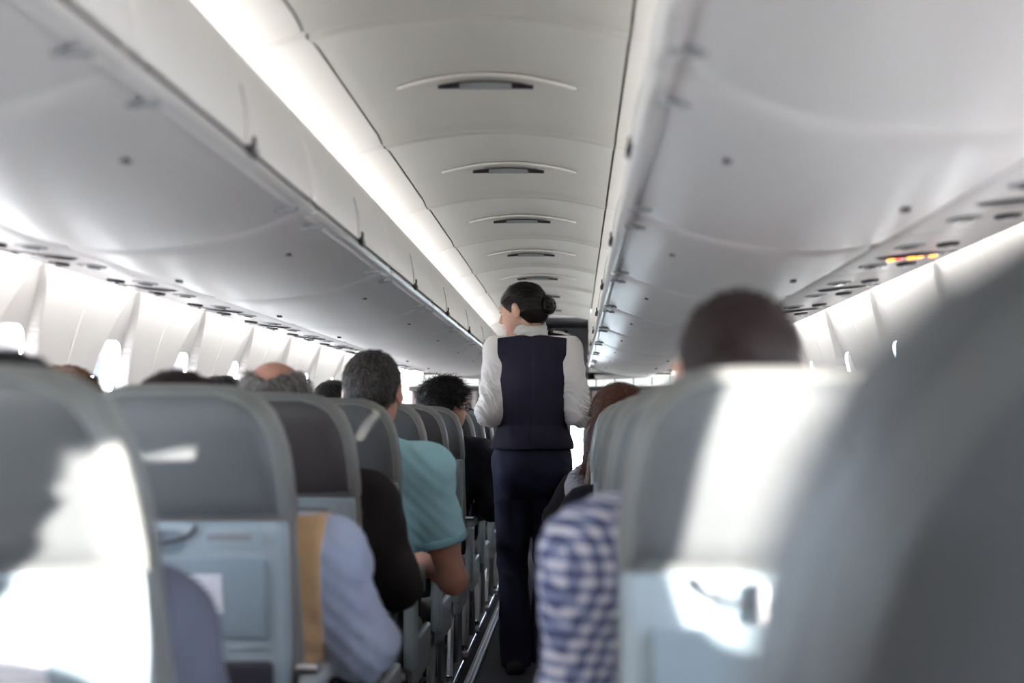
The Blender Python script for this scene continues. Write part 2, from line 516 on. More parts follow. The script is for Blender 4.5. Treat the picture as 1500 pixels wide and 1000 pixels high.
wn = 0
for side, sx in (('left', -1), ('right', 1)):
    wall = empty('wall_' + side, (0, 0, 0)); tag(wall, kind='structure')
    V, F = wall_panel_mesh(sx)
    p0 = None; parts = None
    # (centre, pitch) of each moulded panel; unseen plaid-shirt windows are spaced unevenly to aim the sun
    SPOTS = [(y, WP) for y in WY] if sx < 0 else [(y, WP) for y in WY if y > 3.8] + [(2.9675, .98), (1.9875, .98), (1.0075, .98), (.29, .615)] + [(-.52 - WP * q, WP) for q in range(4)]
    for i, (y, pw) in enumerate(SPOTS):
        if p0 is None:
            p0 = mesh_obj('wall_panel', V, F, M_WALL, wall); o = p0
        else:
            o = copy_part(p0, wall)
        o.location = (0, y, 0); o.scale = (1, pw / WP, 1)
        wn += 1
        win = empty('window_%d' % wn, (0, y, 0)); win.scale = (1, pw / WP, 1); tag(win, kind='structure')
        # shade drops chosen to block sun and sky; right-hand shades ahead of the sunlit rows are drawn down
        if parts is None:
            f = MB()
            f.loft([sup_ring(WHX + .004, WHZ + .004, lambda z: XW(z) + .012 + .055 * min(1, max(0, (1.58 - z) / .42)), sx), sup_ring(WHX + .0, WHZ + .0, lambda z: XW(z) + .062, sx),
                    sup_ring(.170, .222, lambda z: XW(z) + .075, sx), sup_ring(.160, .206, lambda z: XW(z) + .098, sx)])
            fr = f.obj('window_frame', M_WHITEP, win)
            g = MB(); g.loft([sup_ring(.160, .206, lambda z: XW(z) + .097, sx), sup_ring(.152, .198, lambda z: XW(z) + .092, sx), sup_ring(.142, .188, lambda z: XW(z) + .100, sx)])
            ga = g.obj('gasket', M_DARK, win)
            pn = MB(); R = sup_ring(.160, .206, lambda z: XW(z) + .102, sx); pn.add(R, [tuple(range(len(R)))])
            pa = pn.obj('pane', M_GLASS, win)
            parts = (fr, ga, pa)
        else:
            for q in parts: copy_part(q, win)
        drop = (.07 if y > .6 else .345) if sx < 0 else (.35 if y < -.3 else (.03 if y < 1.5 else (.13 if y < 2.5 else .345)))  # shades out of view at the rear are shut to darken the foreground
        if sx < 0 and y > .6 and i % 3 == 1: drop = .11
        zt, zb = WZ + .205, WZ + .205 - drop * 1.19
        sh = MB()
        cols = []
        for z in np.linspace(zb, zt, 6):
            hw = .160 * max(.02, (1 - min(1, abs((z - WZ) / .210)) ** 2.7) ** (1 / 2.7))
            cols.append([(sx * (XW(z) + .088), -hw, z), (sx * (XW(z) + .088), hw, z)])
        sh.loft(cols, closed=False)
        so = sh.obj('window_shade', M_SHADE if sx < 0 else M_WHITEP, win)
        h = MB().box((sx * (XW(zb) + .078), -.035, zb - .004), (sx * (XW(zb) + .090), .035, zb + .010), .003).obj('shade_handle', M_GREYP, so)
    # lower dado closing strip
    d = MB(); zz = np.linspace(0, .06, 3)
    d.loft([[(sx * (XW(z) - .01), Y0, z) for z in zz], [(sx * (XW(z) - .01), Y1, z) for z in zz]], closed=False)
    tag(d.obj('baseboard_' + side, M_GREYP), kind='structure')
    # hidden lamp tube between service panel and sidewall
    l = MB().box((sx * 1.135, Y0, 1.600), (sx * 1.165, Y1, 1.615))
    tag(l.obj('trim_%d' % (3 if sx < 0 else 4), M_WALLLAMP), 'long lamp strip washing the sidewall above the windows', kind='structure')
    l = MB().box((sx * .47, Y0, 1.845), (sx * .50, Y1, 1.86))
    tag(l.obj('trim_%d' % (5 if sx < 0 else 6), M_COVELAMP), 'long cove lamp strip on top of the overhead bins', kind='structure')
    # closure between the sidewall top and the outer skin, so no sky leaks in
    c = MB(); P = [(1.30, 1.62), (1.16, 1.70), (.95, 1.74), (.90, 1.95), (.66, 2.02)]
    c.loft([[(sx * x, Y0, z) for x, z in P], [(sx * x, Y1, z) for x, z in P]], closed=False)
    tag(c.obj('trim_%d' % (7 if sx < 0 else 8), M_COVE), kind='structure')
    c = MB(); P = [(XW(z) + .13, z) for z in np.linspace(0, .85, 8)]
    c.loft([[(sx * x, Y0, z) for x, z in P], [(sx * x, Y1, z) for x, z in P]], closed=False)
    tag(c.obj('trim_%d' % (9 if sx < 0 else 10), M_GREYP), kind='structure')

# ceiling: a centre panel and two cove panels per module
ceil = empty('ceiling'); tag(ceil, kind='structure')
JX, JZ, CR = .356, 1.970, .048
def zc(x): return JZ + CR * (1 - (x / JX) ** 2)
NX = 22
first = None
for y in BY:
    if first is None:
        rings = []
        dst = [0, .005, .018, .040, .070, .12]
        ys = [.003 + d for d in dst] + [BP - .003 - d for d in reversed(dst)]
        for q, yy in enumerate(ys):
            e = min(q, len(ys) - 1 - q); drop = [.010, -.007, -.014, -.013, -.006, 0][min(e, 5)]
            rings.append([(x, yy, zc(x) + drop) for x in np.linspace(-JX + .003, JX - .003, NX)])
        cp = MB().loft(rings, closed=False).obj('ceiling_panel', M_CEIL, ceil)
        cov = []
        for sx in (-1, 1):
            P = [(JX + .003, JZ + .012), (JX + .004, JZ), (.40, 1.958), (.45, 1.940), (.50, 1.915), (.55, 1.882), (.60, 1.84), (.63, 1.80)]
            rings = []
            for q, yy in enumerate(ys):
                e = min(q, len(ys) - 1 - q); drop = [.008, -.004, -.009, -.008, -.004, 0][min(e, 5)]
                rings.append([(sx * x, yy, z + drop) for x, z in P])
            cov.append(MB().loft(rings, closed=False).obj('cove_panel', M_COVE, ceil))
        first = (cp, *cov)
        for o in first: o.location = (0, y, 0)
    else:
        for q in first: copy_part(q, ceil, (0, y, 0))
bk = MB(); bk.loft([[(-.75, Y0, 1.98), (-.5, Y0, 2.04), (0, Y0, 2.07), (.5, Y0, 2.04), (.75, Y0, 1.98)], [(-.75, Y1, 1.98), (-.5, Y1, 2.04), (0, Y1, 2.07), (.5, Y1, 2.04), (.75, Y1, 1.98)]], closed=False)
tag(bk.obj('trim_11', M_SEAM), kind='structure')

# air outlets in the ceiling
def lens(hx, d0, d1, y0=0.0, n=20):
    """two edges of a lens in plan: near edge bulges by d0 towards -y, far edge by d1 towards +y"""
    xs = [hx * math.sin(math.pi / 2 * t) for t in np.linspace(-1, 1, n)]
    return xs, [y0 - d0 * (1 - (x / hx) ** 2) for x in xs], [y0 + d1 * (1 - (x / hx) ** 2) for x in xs]
vent0 = None
def make_vent():
    root = empty('air_vent')
    xs, a, b = lens(.235, .075, .045)
    s = MB()
    rows = []
    for t in (0, .25, .5, .75, 1):
        rows.append([(x, a[i] + (b[i] - a[i]) * t, zc(x) - .004 - .020 * math.sin(math.pi * min(1, t * 1.0)) * (1 - (x / .235) ** 2)) for i, x in enumerate(xs)])
    s.loft(rows, closed=False).obj('scoop', M_CEIL, root)
    MB().tube([(x, a[i], zc(x) - .006) for i, x in enumerate(xs)], .0045, 6).obj('rim', M_COVE, root)
    xs2, a2, b2 = lens(.125, .022, .022, -.040)
    s = MB(); s.loft([[(x, a2[i], zc(x) - .021) for i, x in enumerate(xs2)], [(x, b2[i], zc(x) - .031) for i, x in enumerate(xs2)]], closed=False)
    g = s.obj('slot', M_DARK, root)
    s = MB(); k = [i for i, x in enumerate(xs2) if abs(x) < .082]
    s.loft([[(xs2[i], a2[i] + .002, zc(xs2[i]) - .0235) for i in k], [(xs2[i], b2[i] - .002, zc(xs2[i]) - .0335) for i in k]], closed=False)
    s.obj('louvre', M_GREYP, root)
    return root
def copy_tree(o, parent=None):
    c = o.copy(); COL.objects.link(c); c.parent = parent
    for ch in list(o.children): copy_tree(ch, c)
    return c
for i, y in enumerate(BY[4:]):
    v = make_vent() if vent0 is None else copy_tree(vent0)
    vent0 = vent0 or v
    v.location = (0, y + BP / 2, 0)
    tag(v, 'lens-shaped air outlet with a dark slot set in the arched ceiling panel', 'air vent', 'air outlets along the ceiling')

# ================================================================== overhead bins
BELLY = [(.357, 1.570), (.375, 1.566), (.42, 1.545), (.48, 1.523), (.55, 1.504), (.63, 1.490), (.71, 1.483), (.79, 1.483), (.85, 1.489), (.893, 1.498), (.896, 1.52), (.896, 1.70), (.50, 1.74), (.40, 1.70), (.365, 1.60)]
DOORP = [(.335, 1.592), (.3355, 1.62), (.340, 1.655), (.349, 1.695), (.362, 1.738), (.378, 1.778), (.392, 1.803), (.408, 1.819), (.43, 1.828), (.50, 1.832), (.50, 1.80), (.41, 1.76), (.365, 1.66), (.352, 1.60)]
LIP = [(.352, 1.586), (.337, 1.584), (.3315, 1.576), (.338, 1.567), (.354, 1.561), (.362, 1.564), (.362, 1.586)]
def door_x(z):
    p = DOORP[:9]
    return float(np.interp(z, [q[1] for q in p], [q[0] for q in p]))
def make_bin(sx):
    root = empty('overhead_bin')
    g = .004
    MB().loft(extrude_y(BELLY, g, BP - g, .10, .016, sx=sx, cx=.62, cz=1.64), True, True).obj('bin_body', M_BIN, root, auto=50)
    d = MB().loft(extrude_y(DOORP, g, BP - g, .05, .010, sx=sx, cx=.43, cz=1.70), True, True).obj('bin_door', M_DOOR, root, auto=50)
    MB().loft(extrude_y(LIP, g, BP - g, .03, .006, sx=sx, cx=.352, cz=1.575), True, True).obj('lip', M_DOOR, root, auto=60)
    MB().box((sx * .340, .07, 1.583), (sx * .365, BP - .05, 1.5935)).obj('seal', M_SEAM, root)
    # latch and its scooped finger recess, middle of the door
    ym = BP / 2
    l = MB(); l.box((sx * .322, ym - .024, 1.576), (sx * .345, ym + .024, 1.594), .004).box((sx * .326, ym + .008, 1.590), (sx * .338, ym + .024, 1.616), .004)
    l.obj('latch', M_DARK, d)
    tri = MB(); zz = np.linspace(1.60, 1.705, 8); A = []; B = []; C = []
    for z in zz:
        hw = .027 * (1 - ((z - 1.60) / .106)) ** .75
        x = door_x(z) - .0015
        A.append((sx * x, ym - hw, z)); B.append((sx * (x + .001 - .004 * hw / .027), ym, z)); C.append((sx * x, ym + hw, z))
    rows = [[A[i], B[i], C[i]] for i in range(len(zz))]
    tri.loft(rows, closed=False).obj('finger_recess', M_COVE, d)
    MB().tube([a for a in A], .0011, 5).tube([c for c in C], .0011, 5).obj('recess_edge', M_EDGE, d)
    for yy in (.14, BP - .14):
        MB().box((sx * .347, yy - .012, 1.556), (sx * .372, yy + .012, 1.5655), .003).box((sx * .372, yy - .006, 1.553), (sx * .395, yy + .006, 1.563), .002).obj('hinge_clip', M_GREYP, root)
    for yy in (.39, .39 + WP):
        if yy > BP - .1: continue
        z = 1.526
        MB().box((sx * .468, yy - .016, z - .004), (sx * .482, yy + .016, z + .006), .002).obj('row_marker', M_DARK, root)
    for yy in (.62,):
        MB().box((sx * .80, yy - .012, 1.478), (sx * .815, yy + .012, 1.49), .002).obj('row_marker', M_DARK, root)
    return root
for side, sx in (('left', -1), ('right', 1)):
    b0 = None
    near = {3: 'the grey-jacket passenger', 4: 'the man in tan vest', 5: 'the balding man in black', 6: 'the man in turquoise polo', 7: 'the man with glasses'} if sx < 0 else \
           {3: 'the plaid-shirt man', 4: 'the passenger in dusty red', 5: 'the bare-armed passenger in dark clothes', 6: 'the auburn-haired woman'}
    for i, y in enumerate(BY):
        b = make_bin(sx) if b0 is None else copy_tree(b0)
        b0 = b0 or b
        b.location = (0, y, 0)
        if i < 3:
            b.name = 'trim_%d' % (20 + i + (10 if sx > 0 else 0)); tag(b, kind='structure'); continue
        if i in near:
            tag(b, 'off-white curved overhead bin above ' + near[i], 'overhead bin', 'overhead bins over the seats'); continue
        tag(b, 'far off-white overhead bin towards the curtain, %s of the aisle' % ('turquoise-shirt side' if sx < 0 else 'plaid-shirt side'), 'overhead bin',
            'overhead bins, %s row' % ('turquoise-shirt' if sx < 0 else 'plaid-shirt'))
    # plain closed bins behind the camera, simple
# service panels over the seats
def zp(x): return 1.500 + (x - .90) / .265 * .028
def make_psu(sx, lit):
    root = empty('passenger_service_panel')
    p = MB(); P = [(.899, 1.501), (.905, 1.4985), (1.03, 1.5115), (1.150, 1.5245), (1.165, 1.529), (1.165, 1.545), (.899, 1.545)]
    p.loft(extrude_y(P, .003, WP - .003, .012, .004, sx=sx, cx=1.03, cz=1.53), True, True).obj('panel', M_BIN, root, auto=50)
    def fl(o):  # lean a puck to the panel slope
        return o
    def puck(name, m, x, y, rx, ry, h, par):
        s = MB().disc((0, 0, 0), rx, None, h, 22, ry)
        k = .028 / .265
        return s.obj(name, m, par, fn=lambda v: (sx * (x + v[0]), y + v[1], zp(x) + v[0] * k + v[2]))
    sg = puck('sign', M_DARKLENS, 1.035, WP / 2, .080, .030, .010, root)
    puck('sign_rim', M_GREYP, 1.035, WP / 2, .088, .037, .005, root)
    if lit:
        for q, dx in enumerate((-.048, -.030, .0, .020, .052)):
            m_ = M_REDGLOW if q == 1 and True else M_ORANGE
            s = MB()
            if q % 2 == 0:
                s.tube([(dx + .008 * math.cos(t), .010 * math.sin(t), 0) for t in np.linspace(0, 2 * math.pi, 11)], .0022, 5, False)
                s.box((dx - .007, -.0015, -.001), (dx + .007, .0015, .001))
            else:
                s.box((dx - .003, -.010, -.001), (dx + .003, .008, .001)).box((dx - .008, -.002, -.001), (dx + .008, .002, .001))
            s.obj('icon', m_, sg, fn=lambda v: (sx * (1.035 + v[0]), WP / 2 + v[1], zp(1.035) + v[0] * .1057 - .0115 + v[2]))
    puck('speaker_grille', M_DARK, 1.115, WP / 2 + .01, .034, .012, .004, root)
    for yy in (.22, .62):
        r_ = puck('reading_light', M_GREYP, .985, yy, .036, .036, .007, root)
        puck('light_lens', M_DARKLENS, .985, yy, .022, .022, .010, r_)
        r_ = puck('air_nozzle', M_DARK, 1.075, yy + .02, .026, .026, .010, root)
        puck('nozzle_tip', M_WHITEP, 1.075, yy + .02, .010, .010, .016, r_)
    return root
PSU_OVER = {(-1, -1): 'the man in tan vest', (-1, 0): 'the balding man in black', (-1, 1): 'the man in turquoise polo', (-1, 4): 'the man with glasses',
            (1, -2): 'the plaid-shirt man', (1, -1): 'the passenger in dusty red', (1, 1): 'the bare-armed passenger', (1, 2): 'the auburn-haired woman'}
for side, sx in (('left', -1), ('right', 1)):
    p0 = None
    for k in range(-2, 10):
        y = 3.39 + WP * k - WP / 2
        lit = sx > 0 and k == 0
        if lit or p0 is None:
            p = make_psu(sx, lit)
            if not lit: p0 = p
        else: p = copy_tree(p0)
        p.location = (0, y, 0)
        if lit:
            t = 'service panel with a lit orange seat-belt sign over the %s seats' % ('plaid-shirt side' if sx > 0 else 'turquoise-shirt side')
            tag(p, t, 'service panel', 'lit service panels, ' + side)
        elif (sx, k) in PSU_OVER:
            tag(p, 'white service panel with unlit dark sign, above ' + PSU_OVER[(sx, k)], 'service panel', 'service panels, ' + side)
        else:
            tag(p, 'white service panel with dark sign and reading lights, unlit, by the %s wall' % ('sunlit pink-tinged' if sx > 0 else 'white windowed'), 'service panel', 'service panels, ' + side)

# ================================================================== the far end: headers, curtains, bulkhead, vestibule
BH = 12.03
for n, sx in ((12, -1), (13, 1)):
    # bulkhead cheek beside the aisle opening, above the curtain
    m = MB(); m.box((sx * .345, BH, 1.50), (sx * 1.36, BH + .03, 2.08)).box((sx * .345, BH, 0), (sx * .40, BH + .03, 1.50)).box((sx * 1.05, BH - .02, 0), (sx * 1.55, BH + .01, 1.75)).box((sx * .345, BH, 0), (sx * 1.5, BH + .01, 1.52)).box((sx * 1.30, BH, 0), (sx * 1.34, 14.0, 2.1))
    tag(m.obj('trim_%d' % n, M_BULK), kind='structure')
hd = MB().box((-.345, BH, 1.985), (.345, BH + .03, 2.08)); tag(hd.obj('trim_14', M_BULK), kind='structure')
for sx, who in ((-1, 'turquoise-shirt'), (1, 'plaid-shirt')):
    r = empty('curtain_rail', (0, 0, 0)); tag(r, 'white curtain rail with dark hooks at the cabin end, %s side' % who, 'curtain rail', 'curtain rails at the cabin end')
    pts = [(sx * x, 11.88 - .05 * math.sin(math.pi * (x - .33) / .85), 1.425 + .05 * ((x - .33) / .85) ** 2) for x in np.linspace(.33, 1.18, 12)]
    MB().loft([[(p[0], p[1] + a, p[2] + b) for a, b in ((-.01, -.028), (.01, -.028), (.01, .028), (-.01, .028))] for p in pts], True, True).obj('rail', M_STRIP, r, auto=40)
    for i in range(1, 11, 2):
        p = pts[i]; MB().box((p[0] - .004, p[1] - .016, p[2] - .034), (p[0] + .004, p[1] + .012, p[2] + .032)).obj('hook', M_DARK, r)
    c = MB(); rows = []
    n = 60
    for z in (1.39, 1.2, .8, .3, .04):
        rows.append([(sx * (.36 + .80 * i / (n - 1)), 11.93 + (.022 + .014 * (1.4 - z)) * math.sin(i / (n - 1) * 2 * math.pi * 9 + .4 * z), z) for i in range(n)])
    c.loft(rows, closed=False)
    co = c.obj('curtain', M_CURTAIN); tag(co, 'mauve-grey pleated curtain hanging at the cabin end, %s side' % who, 'curtain', 'divider curtains')
    vb = MB().box((sx * .36, 11.90, 1.36), (sx * 1.16, 11.915, 1.40)).obj('curtain_band', M_GALLEY, co)
# vestibule beyond
vs = MB(); vs.box((-1.3, 13.96, 0), (.19, 14.0, 2.1)).box((.40, 13.96, 0), (1.3, 14.0, 2.1)).box((.19, 13.96, 1.28), (.40, 14.0, 2.1)).box((.19, 13.96, 0), (.40, 14.0, .45))
tag(vs.obj('wall_far', M_BULK), kind='structure')
for n, sx in ((15, -1), (16, 1)):
    tag(MB().box((sx * .62, 12.06, 0), (sx * .66, 13.96, 2.1)).obj('trim_%d' % n, M_BULK), kind='structure')
tag(MB().box((-.66, 12.06, 2.02), (.66, 13.96, 2.06)).obj('trim_17', M_GALLEY), kind='structure')
d1 = empty('door_1', (.295, 13.95, 0)); tag(d1, kind='structure')
MB().box((-.115, -.02, .44), (-.10, .0, 1.29)).box((.10, -.02, .44), (.115, .0, 1.29)).box((-.115, -.02, 1.275), (.115, 0, 1.29)).obj('door_frame', mat('teal_frame', (.03, .09, .10), .4), d1)
MB().box((-.10, .015, .45), (.10, .018, 1.28)).obj('pane', M_GLASS, d1)
gp = empty('galley_panel', (0, 13.9, 0)); tag(gp, 'dark panel in the upper galley opening beyond the curtains, above the stewardess', 'cupboard')  # dark panel put in for the dark upper part of the galley opening
MB().box((-.33, -.02, 1.32), (.16, .04, 1.99), .008).obj('opening_panel_body', M_GALLEY, gp)
MB().box((-.31, -.03, 1.35), (.14, -.018, 1.96), .006).obj('opening_panel_front', M_DARK, gp)
# rear bulkhead behind the photographer
tag(MB().box((-1.4, Y0 - .05, 0), (1.4, Y0, 2.1)).obj('wall_back', M_BULK), kind='structure')

# ================================================================== seats
SEAT_CX = .49; SEAT_CX2 = .952
def make_seat(recl, leather, aisle_sx, which):
    """one seat; local origin on the floor under the rear face of the head cushion; +y is forward"""
    root = empty('aircraft_seat')
    tn = math.tan(math.radians(11 + recl))
    def tilt(v): return (v[0], v[1] + (1.05 - v[2]) * tn - math.tan(math.radians(recl)) * .55 * 1.0, v[2])
    # leather cushion facing forward
    rows = []
    for z, w, y0, y1 in ((.47, .15, .05, .10), (.475, .195, .045, .135), (.52, .205, .042, .150), (.65, .205, .040, .148), (.80, .203, .040, .138), (.93, .201, .040, .135), (1.04, .195, .04, .135), (1.12, .170, .04, .13), (1.16, .13, .045, .115), (1.168, .09, .055, .10)):
        rows.append(rrect(w, (y1 - y0) / 2, .04, 5, 0, (y0 + y1) / 2, z))
    MB().loft(rows, True, True).obj('backrest', M_NEAR if leather is M_NEAR else M_BOLSTER, root, fn=tilt, auto=60)
    # head cushion wrapping over the top and down the rear
    rows = []
    for z, w, y0, y1, r in ((.932, .190, .012, .10, .02), (.934, .203, .002, .128, .03), (.96, .2045, -.004, .13, .035), (1.02, .2005, -.006, .132, .04), (1.07, .194, -.005, .132, .042), (1.105, .185, -.002, .13, .045), (1.135, .172, .004, .128, .045), (1.157, .152, .014, .122, .045), (1.172, .128, .028, .112, .04), (1.181, .095, .045, .098, .025), (1.183, .05, .06, .085, .01)):
        rows.append(rrect(w, (y1 - y0) / 2, r, 6, 0, (y0 + y1) / 2, z))
    MB().loft(rows, True, True).obj('head_cushion', M_NEAR if leather is M_NEAR else M_BOLSTER, root, fn=tilt, auto=60)
    # rear leather panel with piping
    def hw(z): return float(np.interp(z, [.945, .99, 1.04, 1.08, 1.11, 1.135, 1.152, 1.165], [.188, .188, .184, .176, .164, .145, .119, .07]))
    def ry(z, x): return float(np.interp(z, [.93, .96, 1.02, 1.07, 1.105, 1.135, 1.157, 1.17], [.0, -.004, -.006, -.005, -.002, .004, .014, .026])) + .010 * max(0, abs(x) - .12) / .06 * .6
    zs = [.942, .95, .98, 1.02, 1.06, 1.09, 1.115, 1.135, 1.150, 1.162, 1.168]
    V = []; rows = []
    for q, z in enumerate(zs):
        off = -.007 if 0 < q < len(zs) - 1 else .003
        row = []
        for k, t in enumerate((-1.02, -1, -.8, -.5, 0, .5, .8, 1, 1.02)):
            x = hw(z) * t; o_ = off if abs(t) <= 1 else .004
            row.append((x, ry(z, x) + o_, z))
        rows.append(row)
    MB().loft(rows, closed=False).obj('back_panel', leather, root, fn=tilt, auto=70)
    pts = [(-hw(z), ry(z, hw(z)) - .004, z) for z in zs[1:-1]] + [(hw(z), ry(z, hw(z)) - .004, z) for z in reversed(zs[1:-1])]
    MB().tube(pts, .0032, 6).obj('piping', M_PIPING, root, fn=tilt)
    # plastic shell of the lower back
    rows = []
    for z, w, y0, y1 in ((.50, .16, .01, .045), (.505, .185, .0, .05), (.60, .192, -.004, .05), (.75, .197, -.006, .05), (.90, .199, -.006, .05), (.928, .199, -.003, .05), (.934, .193, .004, .046)):
        rows.append(rrect(w, (y1 - y0) / 2, .018, 5, 0, (y0 + y1) / 2, z))
    sh = MB().loft(rows, True, True).obj('back_shell', M_SHELL, root, fn=tilt, auto=50)
    # folded tray table
    t_ = MB().box((-.165, -.020, .715), (.165, -.004, .868), .010).obj('tray_table', M_TRAY, root, fn=tilt)
    MB().box((-.03, -.0225, .765), (.085, -.0195, .838), .001).obj('placard', M_PLACARD, t_, fn=tilt)
    MB().box((-.165, -.013, .694), (.165, -.003, .712), .004).obj('tray_hinge', M_SHELL, root, fn=tilt)
    # latch in its round recess, strap below the cushion, pill-shaped pocket slot
    MB().loft([rrect(.055, .022, .022, 6, -.035, .898, -.0065), rrect(.052, .020, .02, 6, -.035, .898, -.0085)], True, True).obj('latch_recess', M_TRAY, root, fn=lambda v: tilt((v[0], v[2], v[1])))
    MB().box((-.045, -.022, .872), (-.026, -.006, .922), .006).obj('tray_latch', M_WHITEP, root, fn=tilt)
    MB().tube([(-.035 + .075 * math.cos(a), -.010, .928 - .034 * math.sin(a)) for a in np.linspace(0, math.pi, 13)], .0035, 6).obj('strap', M_DARK, root, fn=tilt)
    MB().loft([rrect(.062, .018, .018, 6, .10, .903, -.006), rrect(.060, .016, .016, 6, .10, .903, -.011)], True, True).obj('pocket_slot', M_SHELL, root, fn=lambda v: tilt((v[0], v[2], v[1])))
    MB().loft([rrect(.042, .006, .006, 4, .10, .905, -.0105), rrect(.040, .005, .005, 4, .10, .905, -.0125)], True, True).obj('slot_opening', M_SEAMG, root, fn=lambda v: tilt((v[0], v[2], v[1])))
    # literature pocket
    MB().box((-.17, -.030, .50), (.17, -.002, .675), .010).obj('literature_pocket', M_DARK, root, fn=tilt)
    # seat cushion
    rows = []
    for y, w, z0, z1 in ((.20, .19, .36, .43), (.22, .205, .345, .452), (.45, .21, .34, .462), (.62, .21, .345, .465), (.67, .20, .36, .455), (.68, .17, .38, .43)):
        R = rrect(w, (z1 - z0) / 2, .035, 5, 0, (z0 + z1) / 2, y); rows.append([(p[0], p[2], p[1]) for p in R][::-1])
    MB().loft(rows, True, True).obj('seat_cushion', M_BOLSTER, root, auto=60)
    MB().box((-.21, .18, .315), (.21, .62, .345), .01).obj('seat_frame', M_METAL, root)
    # armrests; the aisle one carries a side panel
    for s in (-1, 1):
        is_aisle = (s == aisle_sx)
        if which == 'aisle' and not is_aisle: continue      # the shared armrest belongs to the window seat
        xc = s * (.226 if is_aisle else .231)
        hwid = .022
        a = MB(); a.box((xc - hwid, .10, .605), (xc + hwid, .52, .645), .014)
        ar = a.obj('armrest', M_GREYP, root)
        MB().box((xc - hwid * 1.02, .47, .598), (xc + hwid * 1.02, .535, .640), .012).obj('armrest_tip', M_WHITEP, ar)
        if is_aisle:
            b = MB(); b.box((xc - .017, .085, .36), (xc + .017, .20, .612), .012)
            b.obj('arm_support', M_SHELL, root)
            b = MB(); b.box((xc - .012, .16, .30), (xc + .012, .62, .44), .010); b.obj('side_panel', M_GREYP, root)
            MB().tube([(xc - .02, .10, .655), (xc + .02, .10, .655)], .011, 8).obj('pivot', M_CHROME, root)
    # legs
    lx = aisle_sx * .20
    MB().tube([(lx, .24, .33), (lx, .15, .03)], .017, 8).obj('leg', M_METAL, root)
    MB().tube([(lx, .56, .33), (lx, .60, .03)], .017, 8).obj('leg', M_METAL, root)
    MB().box((lx - .02, .09, .0), (lx + .02, .68, .028), .006).obj('foot_fitting', M_METAL, root)
    MB().tube([(lx, .12, .03), (lx, .12, .055)], .012, 8).obj('track_bolt', M_CHROME, root)
    MB().tube([(-.2, .60, .10), (.2, .60, .10)], .009, 8).obj('baggage_bar', M_METAL, root)
    return root

def placard_mat():
    m = bpy.data.materials.new('placard_print'); m.use_nodes = True
    t = m.node_tree; b = t.nodes['Principled BSDF']; b.inputs['Roughness'].default_value = .5
    tc = t.nodes.new('ShaderNodeTexCoord'); sx = t.nodes.new('ShaderNodeSeparateXYZ'); t.links.new(tc.outputs['Object'], sx.inputs[0])
    mu = t.nodes.new('ShaderNodeMath'); mu.operation = 'MULTIPLY'; mu.inputs[1].default_value = 95; t.links.new(sx.outputs[2], mu.inputs[0])
    fr = t.nodes.new('ShaderNodeMath'); fr.operation = 'FRACT'; t.links.new(mu.outputs[0], fr.inputs[0])
    n = t.nodes.new('ShaderNodeTexNoise'); n.inputs['Scale'].default_value = 160; t.links.new(tc.outputs['Object'], n.inputs['Vector'])
    a = t.nodes.new('ShaderNodeMath'); a.operation = 'MULTIPLY'; t.links.new(fr.outputs[0], a.inputs[0]); t.links.new(n.outputs[0], a.inputs[1])
    rp = t.nodes.new('ShaderNodeValToRGB'); e = rp.color_ramp.elements
    e[0].position = .25; e[0].color = (.72, .72, .76, 1); e[1].position = .38; e[1].color = (.42, .44, .50, 1)
    t.links.new(a.outputs[0], rp.inputs[0]); t.links.new(rp.outputs[0], b.inputs['Base Color'])
    return m
M_PLACARD = placard_mat()

ROW0, RP = 1.74, .81
def row_y(k): return ROW0 + RP * k
seat_cache = {}
def seat(sx, which, k, label, group, recl=0.0, leather=None, dy=0.0):
    asx = (-sx if which == 'aisle' else 0)
    leather = leather or M_LEATHER
    key = (asx, recl, leather.name, which)
    if key not in seat_cache:
        s = make_seat(recl, leather, asx if asx else -sx, which)
        if which != 'aisle': pass
        seat_cache[key] = s
    else: s = copy_tree(seat_cache[key])
    s.location = (sx * (SEAT_CX if which == 'aisle' else SEAT_CX2), row_y(k) + dy, 0)
    return tag(s, label, 'seat', group)
LA = {0: ('grey leather aisle seat of the grey-jacket passenger, side edge blazing in sunlight', 9, None),
      1: ('slate leather aisle seat with white placard on its tray, behind the tan vest', 0, None),
      2: ('charcoal leather aisle seat holding the balding man in black', 2, M_LEATHER2),
      3: ('grey leather aisle seat holding the man in turquoise polo', 0, None),
      4: ('slate aisle seat two places behind the man with glasses, turquoise-shirt side', 0, None),
      5: ('charcoal aisle seat directly behind the man with glasses', 0, M_LEATHER2),
      6: ('pale grey aisle seat holding the man with glasses', -1, None)}
for k in range(0, 12):
    if k in LA: seat(-1, 'aisle', k, LA[k][0], 'aisle seats, turquoise-shirt side', LA[k][1], LA[k][2])
    else: seat(-1, 'aisle', k, 'far grey aisle seat beyond the man with glasses', 'far aisle seats, turquoise-shirt side', 0, M_LEATHER2 if k % 2 else None)
    wl = {2: 'grey leather window seat holding the chestnut-haired passenger', 3: 'grey window seat beside the turquoise-shirt man with a black-haired passenger', 5: 'grey window seat of the black-haired passenger in grey-blue jacket'}.get(k, 'grey leather window seat along the white windowed wall')
    if k >= 1: seat(-1, 'window', k, wl, 'window seats, turquoise-shirt side', 0)
RA = {-1: ('shade-darkened grey reclined aisle seat with a brown-haired head against it', 16),
      0: ('grey leather aisle seat fully sunlit on its back, holding plaid-shirt man', 2),
      1: ('grey aisle seat with a sunlit back, just ahead of the plaid-shirt man', 0),
      2: ('grey aisle seat behind the bare-armed passenger in dark clothes', 0),
      3: ('grey aisle seat of the bare-armed passenger in dark clothes', 0),
      4: ('grey aisle seat of the auburn-haired woman', 0)}
